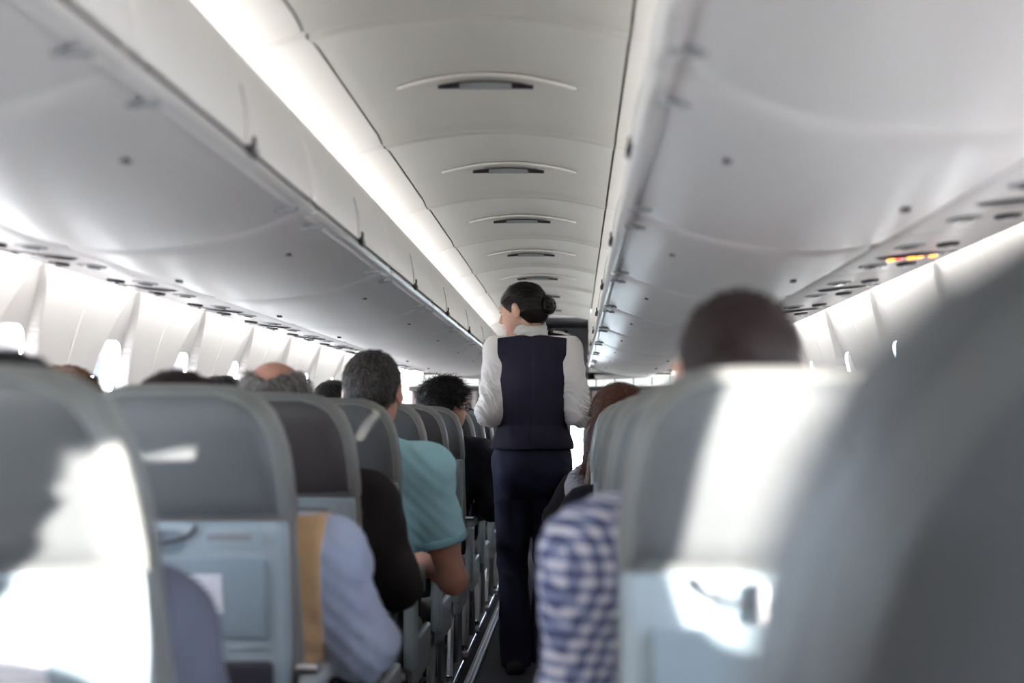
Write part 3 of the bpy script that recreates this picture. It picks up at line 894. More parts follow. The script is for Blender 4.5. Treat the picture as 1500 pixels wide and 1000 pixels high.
for k in range(-1, 12):
    if k in RA: seat(1, 'aisle', k, RA[k][0], 'aisle seats, plaid-shirt side', RA[k][1], M_NEAR if k == -1 else None, -.38 if k == -1 else (-.04 if k == 0 else 0))
    else: seat(1, 'aisle', k, 'far grey aisle seat beyond the auburn-haired woman', 'far aisle seats, plaid-shirt side')
    if k >= 2: seat(1, 'window', k, 'grey leather window seat along the sunlit pink-tinged wall', 'window seats, plaid-shirt side', 0)

# ================================================================== people
def rotm(yaw=0, pitch=0, roll=0):
    """head frame: local +y is the face; yaw>0 turns to the figure's left, pitch>0 looks up"""
    return np.array(Matrix.Rotation(math.radians(yaw), 3, 'Z') @ Matrix.Rotation(math.radians(pitch), 3, 'X') @ Matrix.Rotation(math.radians(roll), 3, 'Y'))

def A3(*p): return np.array(p, float)

class Head:
    def __init__(s, c, yaw=0, pitch=0, roll=0, sc=1.0):
        s.c = A3(*c); s.R = rotm(yaw, pitch, roll); s.s = sc
    def w(s, p): return s.c + s.R @ (np.array(p, float) * s.s)
    def add(s, S, ears=True, fem=False):
        k = s.s
        S.ell(s.w((0, -.015, .030)), A3(.076, .097, .087) * k, .0, s.R)
        S.ell(s.w((0, .028, -.030)), A3(.060, .064, .083) * k, .03 * k, s.R)
        S.ell(s.w((0, .058, -.090)), A3(.024, .022, .018) * k, .035 * k, s.R)                     # chin
        S.ell(s.w((.038, .040, -.048)), A3(.022, .034, .036) * k, .03 * k, s.R)
        S.ell(s.w((-.038, .040, -.048)), A3(.022, .034, .036) * k, .03 * k, s.R)                  # cheeks
        S.cone(s.w((-.036, .079, .024)), s.w((.036, .079, .024)), .010 * k, .010 * k, .02 * k)    # brow
        S.cone(s.w((0, .088, .016)), s.w((0, .108, -.026)), .0075 * k, .0115 * k, .012 * k)       # nose
        for q in (-1, 1):
            S.ell(s.w((q * .012, .099, -.030)), A3(.008, .010, .007) * k, .006 * k, s.R)
            S.ell(s.w((q * .031, .096, .004)), A3(.017, .014, .010) * k, .012 * k, s.R, sub=True)  # eye socket
        S.cone(s.w((-.019, .088, -.053)), s.w((.019, .088, -.053)), .006 * k, .006 * k, .006 * k)
        S.cone(s.w((-.015, .087, -.064)), s.w((.015, .087, -.064)), .007 * k, .007 * k, .006 * k)  # lips
        if ears:
            for q in (-1, 1):
                E = s.R @ np.array(Matrix.Rotation(math.radians(-q * 30), 3, 'Z'))
                S.ell(s.w((q * .084, -.012, -.002)), A3(.009, .021, .032) * k, .010 * k, E)
                S.ell(s.w((q * .083, -.008, -.028)), A3(.007, .010, .012) * k, .010 * k, E)
                S.ell(s.w((q * .096, -.002, .004)), A3(.006, .009, .015) * k, .006 * k, E, sub=True)
    def box(s, m=.125):
        return (s.c - m * s.s, s.c + m * s.s)
    def local(s, X, Y, Z):
        q = [X - s.c[0], Y - s.c[1], Z - s.c[2]]
        R = s.R / s.s
        return tuple(R[0][i] * q[0] + R[1][i] * q[1] + R[2][i] * q[2] for i in range(3))

def add_hand(S, wr, d, palm, side, curl=.5, k=1.0):
    """palm and five bent fingers; d: pointing direction, palm: palm normal, side: thumb direction"""
    d = d / np.linalg.norm(d); palm = palm - d * (palm @ d); palm /= np.linalg.norm(palm); t = np.cross(d, palm) * side
    c = wr + d * .045
    R = np.stack([t, d, palm], 1)
    S.ell(c, A3(.041, .052, .016) * k, .02, R)
    for i, (o, L, r) in enumerate(((.030, .072, .0088), (.010, .080, .0090), (-.011, .074, .0086), (-.030, .058, .0078))):
        a = wr + d * .082 + t * o
        m = a + (d * math.cos(curl * .6) + palm * math.sin(curl * .6)) * L * .5
        e = m + (d * math.cos(curl * 1.7) + palm * math.sin(curl * 1.7)) * L * .5
        S.cone(a, m, r, r * .95, .006); S.cone(m, e, r * .95, r * .8, .002)
    a = wr + d * .025 + t * .034; m = a + (d * .6 + t * .75) / .96 * .036; e = m + (d * .92 + t * .2 + palm * .35) * .030
    S.cone(a, m, .0125, .0105, .012); S.cone(m, e, .0105, .0085, .002)

def folds(amp, fx=34, seed=0.0):
    def f(X, Y, Z):
        a = np.sin(fx * (X * .55 + Z * .8 + .35 * Y) + 2.2 * np.sin(9 * Z + 7 * X + seed)) * np.sin(fx * .55 * (Y - .4 * Z + .3 * X) + 1.3 + seed)
        b = np.sin(fx * .5 * (Z - X * .6) + 1.7 * np.sin(11 * Y + seed))
        c = np.abs(np.sin(fx * 1.15 * (Z * .9 + .8 * X - .5 * Y) + 2.6 * np.sin(9 * Y + 8 * X + 5 * Z + seed))) - .6
        return amp * (.45 * a + .3 * b + .9 * c)
    return f

# ---- hair
def hair_mesh(head, name, style, seed=0, step=.0055, extra=None):
    S = SDF(); k = head.s
    th = {'short': .009, 'bald': .011, 'messy': .020, 'bun': .010, 'long': .017, 'bob': .018, 'crop': .006}[style]
    S.ell(head.w((0, -.015, .030)), (A3(.076, .097, .087) + th) * k, 0, head.R)
    S.ell(head.w((0, -.055, -.020)), (A3(.058, .050, .055) + th * .6) * k, .03, head.R)
    if style in ('messy',):
        r2 = np.random.default_rng(seed)
        for q in range(26):
            v = r2.normal(size=3); v[2] = abs(v[2]); v /= np.linalg.norm(v)
            S.ell(head.w((v[0] * .082, -.015 + v[1] * .105, .035 + v[2] * .092)), A3(.022, .022, .014) * k, .015, head.R)
    if extra: extra(S, head)
    low = {'short': -.054, 'bald': -.058, 'messy': -.070, 'bun': -.070, 'long': -.5, 'bob': -.16, 'crop': -.058}[style]
    def region(X, Y, Z):
        lx, ly, lz = head.local(X, Y, Z)
        lx, ly, lz = np.broadcast_arrays(lx, ly, lz)
        front = ly - (.018 + .80 * lz)
        if style == 'bun': front = ly - (.030 + .95 * lz)
        bottom = (low + np.clip((ly + .050) * 1.3, 0, .062)) - lz
        if style in ('long', 'bob'): bottom = low - lz; front = np.minimum(front, ly - (-.010))
        if style == 'long' or style == 'bob': front = np.where(lz < .02, ly - .030, front)
        d = np.maximum(front, bottom)
        if style == 'bald':
            d = np.maximum(d, lz - (.058 + .50 * np.abs(lx) + .006 * np.sin(160 * lx) * np.sin(90 * ly)))
        return d * k
    ph = seed * 1.7
    def disp(X, Y, Z):
        lx, ly, lz = head.local(X, Y, Z)
        if style == 'bun':
            return .0009 * np.sin(260 * lz + 180 * lx + 60 * ly + 2 * np.sin(40 * lx))
        am = {'messy': .004, 'bald': .0012, 'short': .0008, 'long': .003, 'bob': .003, 'crop': .0012}[style]
        return am * np.sin(150 * lx + 30 * np.sin(16 * lz + ph) + ph) * np.sin(90 * ly + 8 * np.sin(20 * lx + ph))
    me = S.mesh(name, step * k, cuts=[region], disp=disp)
    # strands
    n = len(me.vertices)
    co = np.empty(n * 3, np.float32); me.vertices.foreach_get('co', co); co = co.reshape(-1, 3)
    no = np.empty(n * 3, np.float32); me.vertex_normals.foreach_get('vector', no); no = no.reshape(-1, 3)
    lo = (co - head.c) @ head.R / k
    cnt, L, lift, rad = {'short': (2600, .020, .25, .0008), 'bald': (1500, .034, .42, .0008), 'messy': (2200, .042, .55, .0013), 'bun': (1500, .05, .05, .0007),
                         'long': (1500, .09, .08, .0011), 'bob': (1500, .07, .1, .0011), 'crop': (1800, .012, .3, .0008)}[style]
    r2 = np.random.default_rng(100 + seed)
    d = lo - A3(0, -.03, .05)
    okv = np.nonzero((no * ((co - head.c))).sum(1) > 0)[0]
    pick = r2.choice(okv, size=min(cnt, len(okv) * 3))
    p = co[pick] + r2.normal(size=(len(pick), 3)) * .002; nn = no[pick]; l = lo[pick]
    # flow: away from the crown, then down; combed back to the bun for the bun style
    flow = np.stack([l[:, 0] * 6, (l[:, 1] + .05) * 4, -.35 - 0 * l[:, 2]], 1)
    if style == 'bun': flow = np.stack([-l[:, 0] * 3, -1.0 - 0 * l[:, 0], -.45 + 0 * l[:, 0]], 1)
    if style == 'messy': flow = flow + r2.normal(size=flow.shape) * .6
    else: flow = flow + r2.normal(size=flow.shape) * .16
    flow = flow @ head.R.T
    flow -= nn * (flow * nn).sum(1)[:, None]
    flow /= np.linalg.norm(flow, axis=1)[:, None] + 1e-6
    side = np.cross(nn, flow)
    len_ = (L * k * r2.uniform(.5, 1.2, len(pick)))[:, None]
    nseg = 4; V = []; W = []
    lf = (lift * r2.uniform(.3, 1.2, len(pick)))[:, None]
    curv = 9.0 if style != 'messy' else 4.0
    for q in range(nseg):
        t = q / (nseg - 1)
        c = p + flow * len_ * t + nn * (len_ * lf * t - curv * .55 * (len_ * t) ** 2 + .0006)
        rr = rad * (1 - .8 * t)
        V.append(np.stack([c + side * rr, c - side * rr * .6 + nn * rr, c - side * rr * .6 - nn * rr * .6], 1))
    V = np.stack(V, 1)             # strand, seg, 3, xyz
    ns = len(pick); V = V.reshape(-1, 3)
    base = (np.arange(ns) * nseg * 3)[:, None]
    Q = []
    for q in range(nseg - 1):
        for j in range(3):
            j2 = (j + 1) % 3
            Q.append(np.concatenate([base + q * 3 + j, base + q * 3 + j2, base + (q + 1) * 3 + j2, base + (q + 1) * 3 + j], 1))
    Q = np.concatenate(Q)
    nq = len(me.polygons); oq = np.empty(nq * 4, np.int32); me.loops.foreach_get('vertex_index', oq); oq = oq.reshape(-1, 4)
    allV = np.concatenate([co, V]); allQ = np.concatenate([oq, Q + n])
    m2 = quad_mesh(name, allV, allQ)
    val = np.concatenate([.22 + .22 * r2.random(len(lo)), np.repeat(np.clip(r2.beta(1.3, 1.6, ns), 0, 1), nseg * 3)])
    at = m2.attributes.new('strand', 'FLOAT', 'POINT')
    if len(m2.vertices) == len(val): at.data.foreach_set('value', val.astype(np.float32))
    bpy.data.meshes.remove(me)
    return m2

def eyes(head, parent):
    for q in (-1, 1):
        c = head.w((q * .031, .0725, .004)); r = .0125 * head.s
        for nm, cc, rr, m_ in (('eye', c, r, M_EYE), ('iris', c + head.R @ A3(0, .0062, 0) * head.s, r * .58, M_IRIS)):
            V = []; F = []
            n1, n2 = 7, 10
            V = [cc + rr * A3(math.sin(math.pi * i / n1) * math.cos(2 * math.pi * j / n2), math.sin(math.pi * i / n1) * math.sin(2 * math.pi * j / n2), math.cos(math.pi * i / n1)) for i in range(n1 + 1) for j in range(n2)]
            F = [(i * n2 + j, i * n2 + (j + 1) % n2, (i + 1) * n2 + (j + 1) % n2, (i + 1) * n2 + j) for i in range(n1) for j in range(n2)]
            if nm == 'eye': par = mesh_obj('eye', V, F, m_, parent)
            else: mesh_obj('iris', V, F, m_, par)
        b = MB().tube([head.w((q * .016, .0905, .0255)), head.w((q * .031, .0915, .0305)), head.w((q * .046, .0785, .026))], [.0025 * head.s, .0032 * head.s, .0015 * head.s], 6)
        b.obj('eyebrow', M_IRIS, parent)

PEOPLE = []
def person(sx, which, k, label, htop, outfit, hair, hstyle, skin=None, lean=0.0, headdx=0.0, heady=0.0, yaw=0, pitch=-6, roll=0, sw=.185, bulk=1.0,
           arm_aisle=None, arm_other=None, sleeve='long', vest=None, trousers=None, seed=0, detail=1, collar=True, hsc=1.0, dy=0.0, gloves=None, hair_extra=None, sfold=.004):
    """a seated passenger; arms are given as (elbow, wrist) in absolute x/z and y relative to the seat row"""
    skin = skin or M_SKIN; trousers = trousers or M_TROU
    cx = sx * (SEAT_CX if which == 'aisle' else SEAT_CX2); sy = row_y(k) + dy
    hc = A3(cx + lean + headdx, sy + .25 + heady, htop - .117 * hsc)
    nb = A3(cx + lean + headdx * .5, sy + .235 + heady * .6, htop - .285)
    shz = htop - .372
    pel = A3(cx, sy + .36, .565); chest = A3(cx + lean * .75, sy + .275 + heady * .3, (shz + .565) / 2 + .07); bel = A3(cx + lean * .4, sy + .32, (shz + .565) / 2 - .08)
    sh = {q: A3(cx + lean + q * sw, sy + .265 + heady * .4, shz) for q in (-1, 1)}
    ais = -sx
    arms = {}
    for q in (-1, 1):
        a = arm_aisle if q == ais else arm_other
        if a is None:
            el = sh[q] + A3(q * (.045 if which == 'aisle' else .015), .06, -(shz - .66)); wr = A3(cx + q * .10, sy + .55, .66)
        else:
            el = A3(a[0][0], sy + a[0][1], a[0][2]); wr = A3(a[1][0], sy + a[1][1], a[1][2])
        arms[q] = (el, wr)
    H = Head(hc, yaw, pitch, roll, hsc)
    hips = {q: A3(cx + q * .085, sy + .38, .545) for q in (-1, 1)}
    knees = {q: A3(cx + q * .12, sy + .755, .55) for q in (-1, 1)}
    ank = {q: A3(cx + q * .12, sy + .72, .10) for q in (-1, 1)}
    B = bulk
    def torso(S, o, hipless=False):
        if not hipless: S.ell(pel, A3(.165 * B + o, .125 + o, .115 + o), .05)
        S.ell(bel, A3(.150 * B + o, .118 * B + o, .15 + o), .08)
        S.ell(chest, A3(.158 * B + o, .112 * B + o, .165 + o), .08)
        S.cone(sh[-1], sh[1], .062 + o, .062 + o, .06)
        for q in (-1, 1): S.cone(nb - A3(0, 0, .005), sh[q] + A3(0, 0, .012), .043 + o, .048 + o, .05)
    def arm(S, q, o, upto=1.0, flare=0.0):
        el, wr = arms[q]
        S.cone(sh[q], el, .056 * B + o, .043 + o, .05)
        if upto >= 1: S.cone(el, wr, .043 + o, .029 + o + flare, .03)
    def legs(S, o):
        for q in (-1, 1):
            S.cone(hips[q], knees[q], .086 + o, .060 + o, .05); S.cone(knees[q], ank[q], .058 + o, .038 + o, .03)
    # body
    S = SDF(); torso(S, 0)
    S.cone(nb - A3(0, 0, .03), hc + H.R @ (A3(0, -.028, -.045) * hsc), .058, .052, .035)
    H.add(S)
    for q in (-1, 1):
        arm(S, q, 0)
        el, wr = arms[q]; dd = wr - el
        add_hand(S, wr, dd, A3(-q * .35, 0, -1), q, .6)
    legs(S, 0)
    for q in (-1, 1): S.cone(ank[q] - A3(0, .02, .045), ank[q] + A3(0, .15, -.065), .036, .028, .03)
    st = .012 if detail else .015
    hb = H.box()
    fine = [(hb[0], hb[1], .0055 if detail else .008)]
    body = link('person', S.mesh('person', st, fine), skin)
    tag(body, label, 'person', 'seated passengers')
    # upper garment
    S = SDF(); o = .016; torso(S, o)
    for q in (-1, 1):
        if sleeve == 'long': arm(S, q, o + .006)
        else: S.cone(sh[q], sh[q] + (arms[q][0] - sh[q]) * .66, .056 * B + o + .006, .050 * B + o + .004, .05)
    cuts = []
    if sleeve == 'long':
        for q in (-1, 1):
            el, wr = arms[q]; d_ = (wr - el) / np.linalg.norm(wr - el); e_ = wr - d_ * .012
            cuts.append(lambda X, Y, Z, d_=d_, e_=e_: np.where((X - e_[0]) ** 2 + (Y - e_[1]) ** 2 + (Z - e_[2]) ** 2 < .012, (X - e_[0]) * d_[0] + (Y - e_[1]) * d_[1] + (Z - e_[2]) * d_[2], -1))
    else:
        for q in (-1, 1):
            el, _ = arms[q]; v = el - sh[q]; d_ = v / np.linalg.norm(v); e_ = sh[q] + v * .66
            cuts.append(lambda X, Y, Z, d_=d_, e_=e_: np.where((X - e_[0]) ** 2 + (Y - e_[1]) ** 2 + (Z - e_[2]) ** 2 < .030, (X - e_[0]) * d_[0] + (Y - e_[1]) * d_[1] + (Z - e_[2]) * d_[2], -1))
    S.cone(nb - A3(0, -.004, .06), nb + A3(0, .02, .3), .050, .05, .012, sub=True)
    cuts.append(lambda X, Y, Z: (Z - nb[2] - .030 + .25 * (Y - nb[1])) + 0 * X)
    cuts.append(lambda X, Y, Z: .47 - Z + 0 * X + 0 * Y)
    nm = {'long': 'shirt', 'short': 'polo_shirt', 'jacket': 'jacket'}.get(sleeve, 'shirt')
    top = link(nm, S.mesh(nm, st * .9, cuts=cuts, disp=folds(sfold, 50, seed)), outfit, body)
    if collar:
        C = SDF(); Rc = np.array(Matrix.Rotation(math.radians(14), 3, 'X'))
        C.torus(nb + A3(0, .004, .022), .058, .013, .01, Rc, 1.05); C.torus(nb + A3(0, .006, .036), .055, .010, .012, Rc, 1.02)
        link('collar', C.mesh('collar', .007), outfit if collar is True else collar, top)
    if sleeve == 'short':
        for q in (-1, 1):
            el, _ = arms[q]; v = el - sh[q]; d_ = v / np.linalg.norm(v); e_ = sh[q] + v * .66
            Rz = Vector(d_).to_track_quat('Z', 'Y').to_matrix()
            c = SDF(); c.torus(e_ - d_ * .006, .066 * B, .0075, 0, np.array(Rz)); c.torus(e_ - d_ * .020, .067 * B, .0070, .012, np.array(Rz))
            link('sleeve_band', c.mesh('sleeve_band', .006), M_POLOB, top)
    if vest is not None:
        S = SDF(); o = .036; torso(S, o, True)
        S.cone(nb - A3(0, -.004, .06), nb + A3(0, .02, .3), .075, .07, .012, sub=True)
        wv = sw + .018
        cx2 = cx + lean
        cuts = [lambda X, Y, Z: np.abs(X - cx2 + (Z - shz) * -lean * 1.0) - wv + 0 * Y + 0 * Z, lambda X, Y, Z: (Z - nb[2] - .012) + 0 * X + 0 * Y, lambda X, Y, Z: .50 - Z + 0 * X + 0 * Y]
        def quilt(X, Y, Z): return .004 * np.abs(np.sin(Z * 52)) * -1 + folds(.003, 30, seed)(X, Y, Z)
        link('vest', S.mesh('vest', .010, cuts=cuts, disp=quilt), vest, body)
    # trousers, shoes
    S = SDF(); S.ell(pel, A3(.165 * B + .012, .135, .125), .05); legs(S, .014)
    cuts = [lambda X, Y, Z: .085 - Z + 0 * X + 0 * Y, lambda X, Y, Z: Z - .64 + 0 * X + 0 * Y]
    link('trousers', S.mesh('trousers', .016, cuts=cuts, disp=folds(.004, 36, seed + 2)), trousers, body)
    for q in (-1, 1):
        S = SDF(); S.cone(ank[q] - A3(0, .03, .055), ank[q] + A3(0, .16, -.066), .040, .033, .02); S.cone(ank[q] - A3(0, 0, .055), ank[q] + A3(0, 0, .0), .042, .042, .03)
        link('shoe', S.mesh('shoe', .012, cuts=[lambda X, Y, Z: .002 - Z + 0 * X + 0 * Y]), M_SHOE, body)
    ho = link('hair', hair_mesh(H, 'hair', hstyle, seed, .0055 if detail else .008, hair_extra), hair, body)
    eyes(H, body)
    PEOPLE.append(body)
    return body, H

def r_(k, y): return y - row_y(k)

# the passengers on the turquoise-shirt side of the aisle (seat row, label, ...)
person(-1, 'aisle', 0, 'passenger in grey-blue jacket, arm beside the sunlit seat edge', 1.20, M_GREYJ, H_BLACK, 'short', lean=-.03, heady=-.03, dy=-.07,
       arm_aisle=((-.285, .26, .69), (-.40, .56, .66)), sw=.175, seed=3, detail=0, sleeve='long')
person(-1, 'aisle', 1, 'man in tan quilted vest over a pale blue shirt', 1.205, M_BLUES, H_BRDARK, 'short', lean=.03, headdx=-.085, heady=.0,
       arm_aisle=((-.190, .30, .665), (-.32, .58, .62)), sw=.190, vest=M_TAN, seed=5, sfold=.0075, bulk=1.12)
person(-1, 'aisle', 2, 'balding grey-haired man in black jacket', 1.262, M_BLACK, H_GREY, 'bald', skin=M_SKINR, lean=.0, headdx=-.035,
       arm_aisle=((-.225, .27, .70), (-.30, .55, .62)), sw=.190, seed=7, hsc=1.02, bulk=1.05)
person(-1, 'aisle', 3, 'man in turquoise polo shirt with bare forearm over the armrest', 1.322, M_POLO, H_SALT, 'short', skin=M_SKINR, lean=.075, headdx=.02, yaw=-4,
       arm_aisle=((-.150, .30, .615), (-.30, .57, .66)), sw=.180, sleeve='short', seed=9, hsc=1.02, bulk=1.08, collar=M_POLOB, sfold=.0065)
gl, GH = person(-1, 'aisle', 6, 'dark tousle-haired man with glasses in dark navy suit', 1.305, M_SUIT, H_BLACK, 'messy', lean=.07, headdx=.03, yaw=-48, pitch=-4,
       arm_aisle=((-.165, .25, .70), (-.26, .52, .66)), sw=.20, seed=12, hsc=1.05, trousers=M_SUIT)
# spectacles
g = empty('glasses')
g.parent = gl
for q in (-1, 1):
    MB().tube([GH.w((q * .033 + .022 * math.cos(a), .103, .004 + .017 * math.sin(a))) for a in np.linspace(0, 2 * math.pi, 17)], .0024, 6).tube([GH.w((q * .055, .102, .008)), GH.w((q * .084, .05, .010)), GH.w((q * .086, -.005, .012))], .0024, 6).obj('spectacle_rim', M_DARK, g)
MB().tube([GH.w((-.012, .105, .008)), GH.w((.012, .105, .008))], .002, 6).obj('bridge', M_DARK, g)
person(-1, 'aisle', 8, 'dark-haired passenger low in a far seat beyond the man with glasses', 1.185, M_SUIT, H_BLACK, 'short', lean=.06, seed=14, detail=0)
person(-1, 'window', 2, 'chestnut-haired passenger in a window seat by the white wall', 1.235, M_BROWNT, H_BROWN, 'bob', lean=-.06, headdx=-.05, sw=.155, seed=15, yaw=20, detail=1)
person(-1, 'window', 3, 'black-haired passenger in dark top in a window seat beside the turquoise-shirt man', 1.243, M_SUIT, H_BLACK, 'short', lean=.04, headdx=.05, sw=.155, seed=16, detail=0)
person(-1, 'window', 5, 'black-haired passenger in grey-blue jacket by the window, beyond the turquoise-shirt man', 1.275, M_GREYJ, H_BLACK, 'short', lean=.06, headdx=.10, sw=.155, seed=17, detail=0)
# the plaid-shirt side
person(1, 'aisle', -1, 'brown-haired passenger reclining in the dark near seat', 1.25, M_BROWNT, H_BRDARK, 'short', lean=.05, headdx=.025, heady=.0, dy=-.38, seed=18, detail=0,
       arm_aisle=((.42, .26, .68), (.48, .52, .66)), sw=.15)
person(1, 'aisle', 0, 'dark-haired man in blue plaid shirt with elbow in the aisle', 1.287, M_PLAID, H_BRDARK, 'crop', lean=-.015, headdx=-.015, heady=-.03,
       arm_aisle=((.245, .29, .72), (.36, .56, .66)), sw=.20, seed=20, sfold=.006, bulk=1.05, collar=True)
person(1, 'aisle', 1, 'passenger in dusty red top peeking over a sunlit seat', 1.170, M_REDT, H_RED, 'short', lean=-.02, seed=21, detail=0)
person(1, 'aisle', 3, 'passenger in dark short sleeves with bare arm in the aisle', 1.19, M_SUIT, H_BLACK, 'short', lean=-.03, seed=22, sleeve='short', detail=0,
       arm_aisle=((.235, .27, .70), (.33, .55, .66)))
def locks(S, h):
    for q, (a, b) in enumerate((((-.07, -.05, 0), (-.12, -.02, -.22)), ((-.085, -.02, -.02), (-.125, .02, -.18)), ((.07, -.05, 0), (.09, -.04, -.2)), ((-.02, -.08, -.02), (-.04, -.10, -.2)), ((.03, -.08, -.02), (.04, -.10, -.2)), ((-.06, -.07, 0), (-.09, -.07, -.22)))):
        S.cone(h.w(a), h.w(b), .032, .016, .03)
wm, WH = person(1, 'aisle', 4, 'auburn-haired woman in pale grey blouse leaning into the aisle', 1.235, M_STRIPE, H_RED, 'long', lean=-.05, headdx=-.05, yaw=25, seed=23, hair_extra=locks, hsc=1.05,
       arm_aisle=((.31, .27, .70), (.36, .55, .66)), sw=.15)
S = SDF()
for a, b in (((-.095, -.03, -.05), (-.15, -.03, -.24)), ((-.085, -.06, -.06), (-.125, -.06, -.25))): S.cone(WH.w(a), WH.w(b), .022, .010, .02)
link('blond_lock', S.mesh('blond_lock', .006, disp=folds(.003, 120)), H_BLOND, wm)
HB = SDF(); HB.torus(WH.w((0, -.01, .035)), .094, .008, 0, WH.R @ np.array(Matrix.Rotation(math.radians(90), 3, 'X')) @ np.array(Matrix.Rotation(math.radians(0), 3, 'Z')), .96)
link('hairband', HB.mesh('hairband', .006), M_DARK, wm)
person(1, 'aisle', 5, 'passenger in black top ahead of the auburn-haired woman', 1.17, M_BLACK, H_BLACK, 'short', lean=-.06, seed=24, detail=0,
       arm_aisle=((.165, .27, .70), (.30, .55, .66)))

# ================================================================== the flight attendant
def attendant():
    ox, oy = .045, 6.28
    def P(x, y, z): return A3(ox + x, oy + y, z)
    H = Head(P(-.048, .005, 1.598), yaw=66, pitch=-10, roll=0, sc=.985)
    sh = {-1: P(-.158, 0, 1.428), 1: P(.162, 0, 1.428)}
    el = {-1: P(-.192, -.03, 1.152), 1: P(.212, -.035, 1.148)}
    wr = {-1: P(-.125, .20, 1.13), 1: P(.075, .20, 1.145)}
    nb = P(0, -.005, 1.468)
    hip = {-1: P(-.085, 0, .90), 1: P(.080, .01, .90)}
    kn = {-1: P(-.088, .010, .50), 1: P(.068, .06, .50)}
    an = {-1: P(-.072, -.02, .085), 1: P(.050, .10, .085)}
    def torso(S, o):
        S.ell(P(0, 0, .925), A3(.168 + o, .118 + o, .125 + o), .05)
        S.ell(P(0, -.045, .90), A3(.135 + o, .085 + o, .10 + o), .06)
        S.ell(P(0, .005, 1.11), A3(.129 + o, .088 + o, .15 + o), .07)
        S.ell(P(0, .0, 1.31), A3(.147 + o, .098 + o, .155 + o), .07)
        S.cone(sh[-1] + A3(.02, 0, 0), sh[1] - A3(.02, 0, 0), .048 + o, .048 + o, .05)
        for q in (-1, 1): S.cone(nb - A3(0, 0, .01), sh[q] + A3(-q * .02, 0, .005), .035 + o, .038 + o, .05)
    def arm(S, q, o, o2=None):
        o2 = o if o2 is None else o2
        S.cone(sh[q], el[q], .045 + o, .038 + o, .035); S.cone(el[q], wr[q], .038 + o, .026 + o2, .02)
    S = SDF(); torso(S, -.014)
    S.cone(nb - A3(0, 0, .03), H.w((0, -.036, -.045)), .050, .046, .03)
    H.add(S, fem=True)
    for q in (-1, 1):
        arm(S, q, 0); add_hand(S, wr[q], wr[q] - el[q], A3(-q * .6, 0, -.8), q, .7, .9)
        S.cone(hip[q], kn[q], .066, .046, .02); S.cone(kn[q], an[q], .046, .034, .02); S.cone(an[q] - A3(0, .03, .035), an[q] + A3(0, .13, -.05), .03, .024, .03)
    hb = H.box(.12)
    body = link('person', S.mesh('person', .010, [(hb[0], hb[1], .0036)]), M_SKIN)
    tag(body, 'stewardess in navy waistcoat and trousers standing in the aisle', 'person')
    # white shirt: body, gathered sleeves
    S = SDF(); torso(S, .011)
    for q in (-1, 1): arm(S, q, .012, .012)
    for q in (-1, 1): S.ell(el[q] + A3(0, .0, -.006), A3(.053, .055, .055), .03)
    def gather(X, Y, Z):
        a = np.clip((1.43 - Z) / .15, 0, 1)
        arm_ = np.clip((np.abs(X - ox) - .13) / .03, 0, 1)
        return a * arm_ * (.0034 * np.sin(190 * Z + 60 * (X - ox) + 14 * np.sin(22 * Y + 30 * X) + 3 * np.sin(50 * Z)) + .003 * np.sin(75 * Z - 40 * Y + 3 * np.sin(40 * X)))
    cuts = [lambda X, Y, Z: Z - 1.487 + 0 * X + 0 * Y, lambda X, Y, Z: .98 - Z + 0 * X + 0 * Y]
    for q in (-1, 1):
        d_ = (wr[q] - el[q]); d_ /= np.linalg.norm(d_); e_ = wr[q] - d_ * .02
        cuts.append(lambda X, Y, Z, d_=d_, e_=e_: np.where((X - e_[0]) ** 2 + (Y - e_[1]) ** 2 + (Z - e_[2]) ** 2 < .006, (X - e_[0]) * d_[0] + (Y - e_[1]) * d_[1] + (Z - e_[2]) * d_[2], -1))
    shirt = link('shirt', S.mesh('shirt', .0062, cuts=cuts, disp=gather), M_SHIRT, body)
    # waistcoat
    S = SDF(); torso(S, .018)
    S.ell(P(0, -.01, 1.01), A3(.166, .125, .07), .07)
    def armhole(X, Y, Z):
        lim = np.interp(Z, [.9, 1.10, 1.22, 1.32, 1.40, 1.46, 1.52], [.30, .30, .19, .160, .150, .152, .155]).astype(np.float32)
        return np.abs(X - ox) - lim + 0 * Y
    cuts = [armhole, lambda X, Y, Z: (Z - 1.487 - .10 * np.maximum(0, np.abs(X - ox) - .06) * -1.2) + 0 * Y, lambda X, Y, Z: .988 - Z + 0 * X + 0 * Y]
    S.cone(nb + A3(0, -.01, -.0), nb + A3(0, .03, .2), .052, .06, .01, sub=True)
    def seam(X, Y, Z):
        return .0022 * np.exp(-((X - ox) / .004) ** 2) * (Y < oy) + .0016 * np.exp(-((np.abs(X - ox) - .075) / .004) ** 2) * (Y < oy) * (Z < 1.3) + .0025 * np.exp(-((Z - 1.098) / .004) ** 2) * (Y < oy) + folds(.0016, 30, 4)(X, Y, Z)
    vest = link('waistcoat', S.mesh('waistcoat', .0065, cuts=cuts, disp=seam), M_NAVY, body)
    # epaulette on the shoulder strap of the shirt
    ep = MB(); a = sh[1] + A3(-.070, -.012, .074); b = sh[1] + A3(.006, -.012, .056)
    ep.loft([[p + A3(0, s, t) for s, t in ((-.022, 0), (.022, 0), (.022, .009), (-.022, .009))] for p in (a, (a + b) / 2 + A3(0, 0, .004), b)], True, True)
    epo = ep.obj('epaulette', M_SCARF, shirt)
    MB().box(tuple(a + A3(-.010, -.020, .002)), tuple(a + A3(.010, .020, .020)), .006).obj('epaulette_button', M_DARK, epo)
    for t in (.35, .6):
        c = a + (b - a) * t + A3(0, 0, .0125); MB().box(tuple(c + A3(-.003, -.022, -.002)), tuple(c + A3(.003, .022, .003))).obj('epaulette_stripe', M_GREYP, epo)
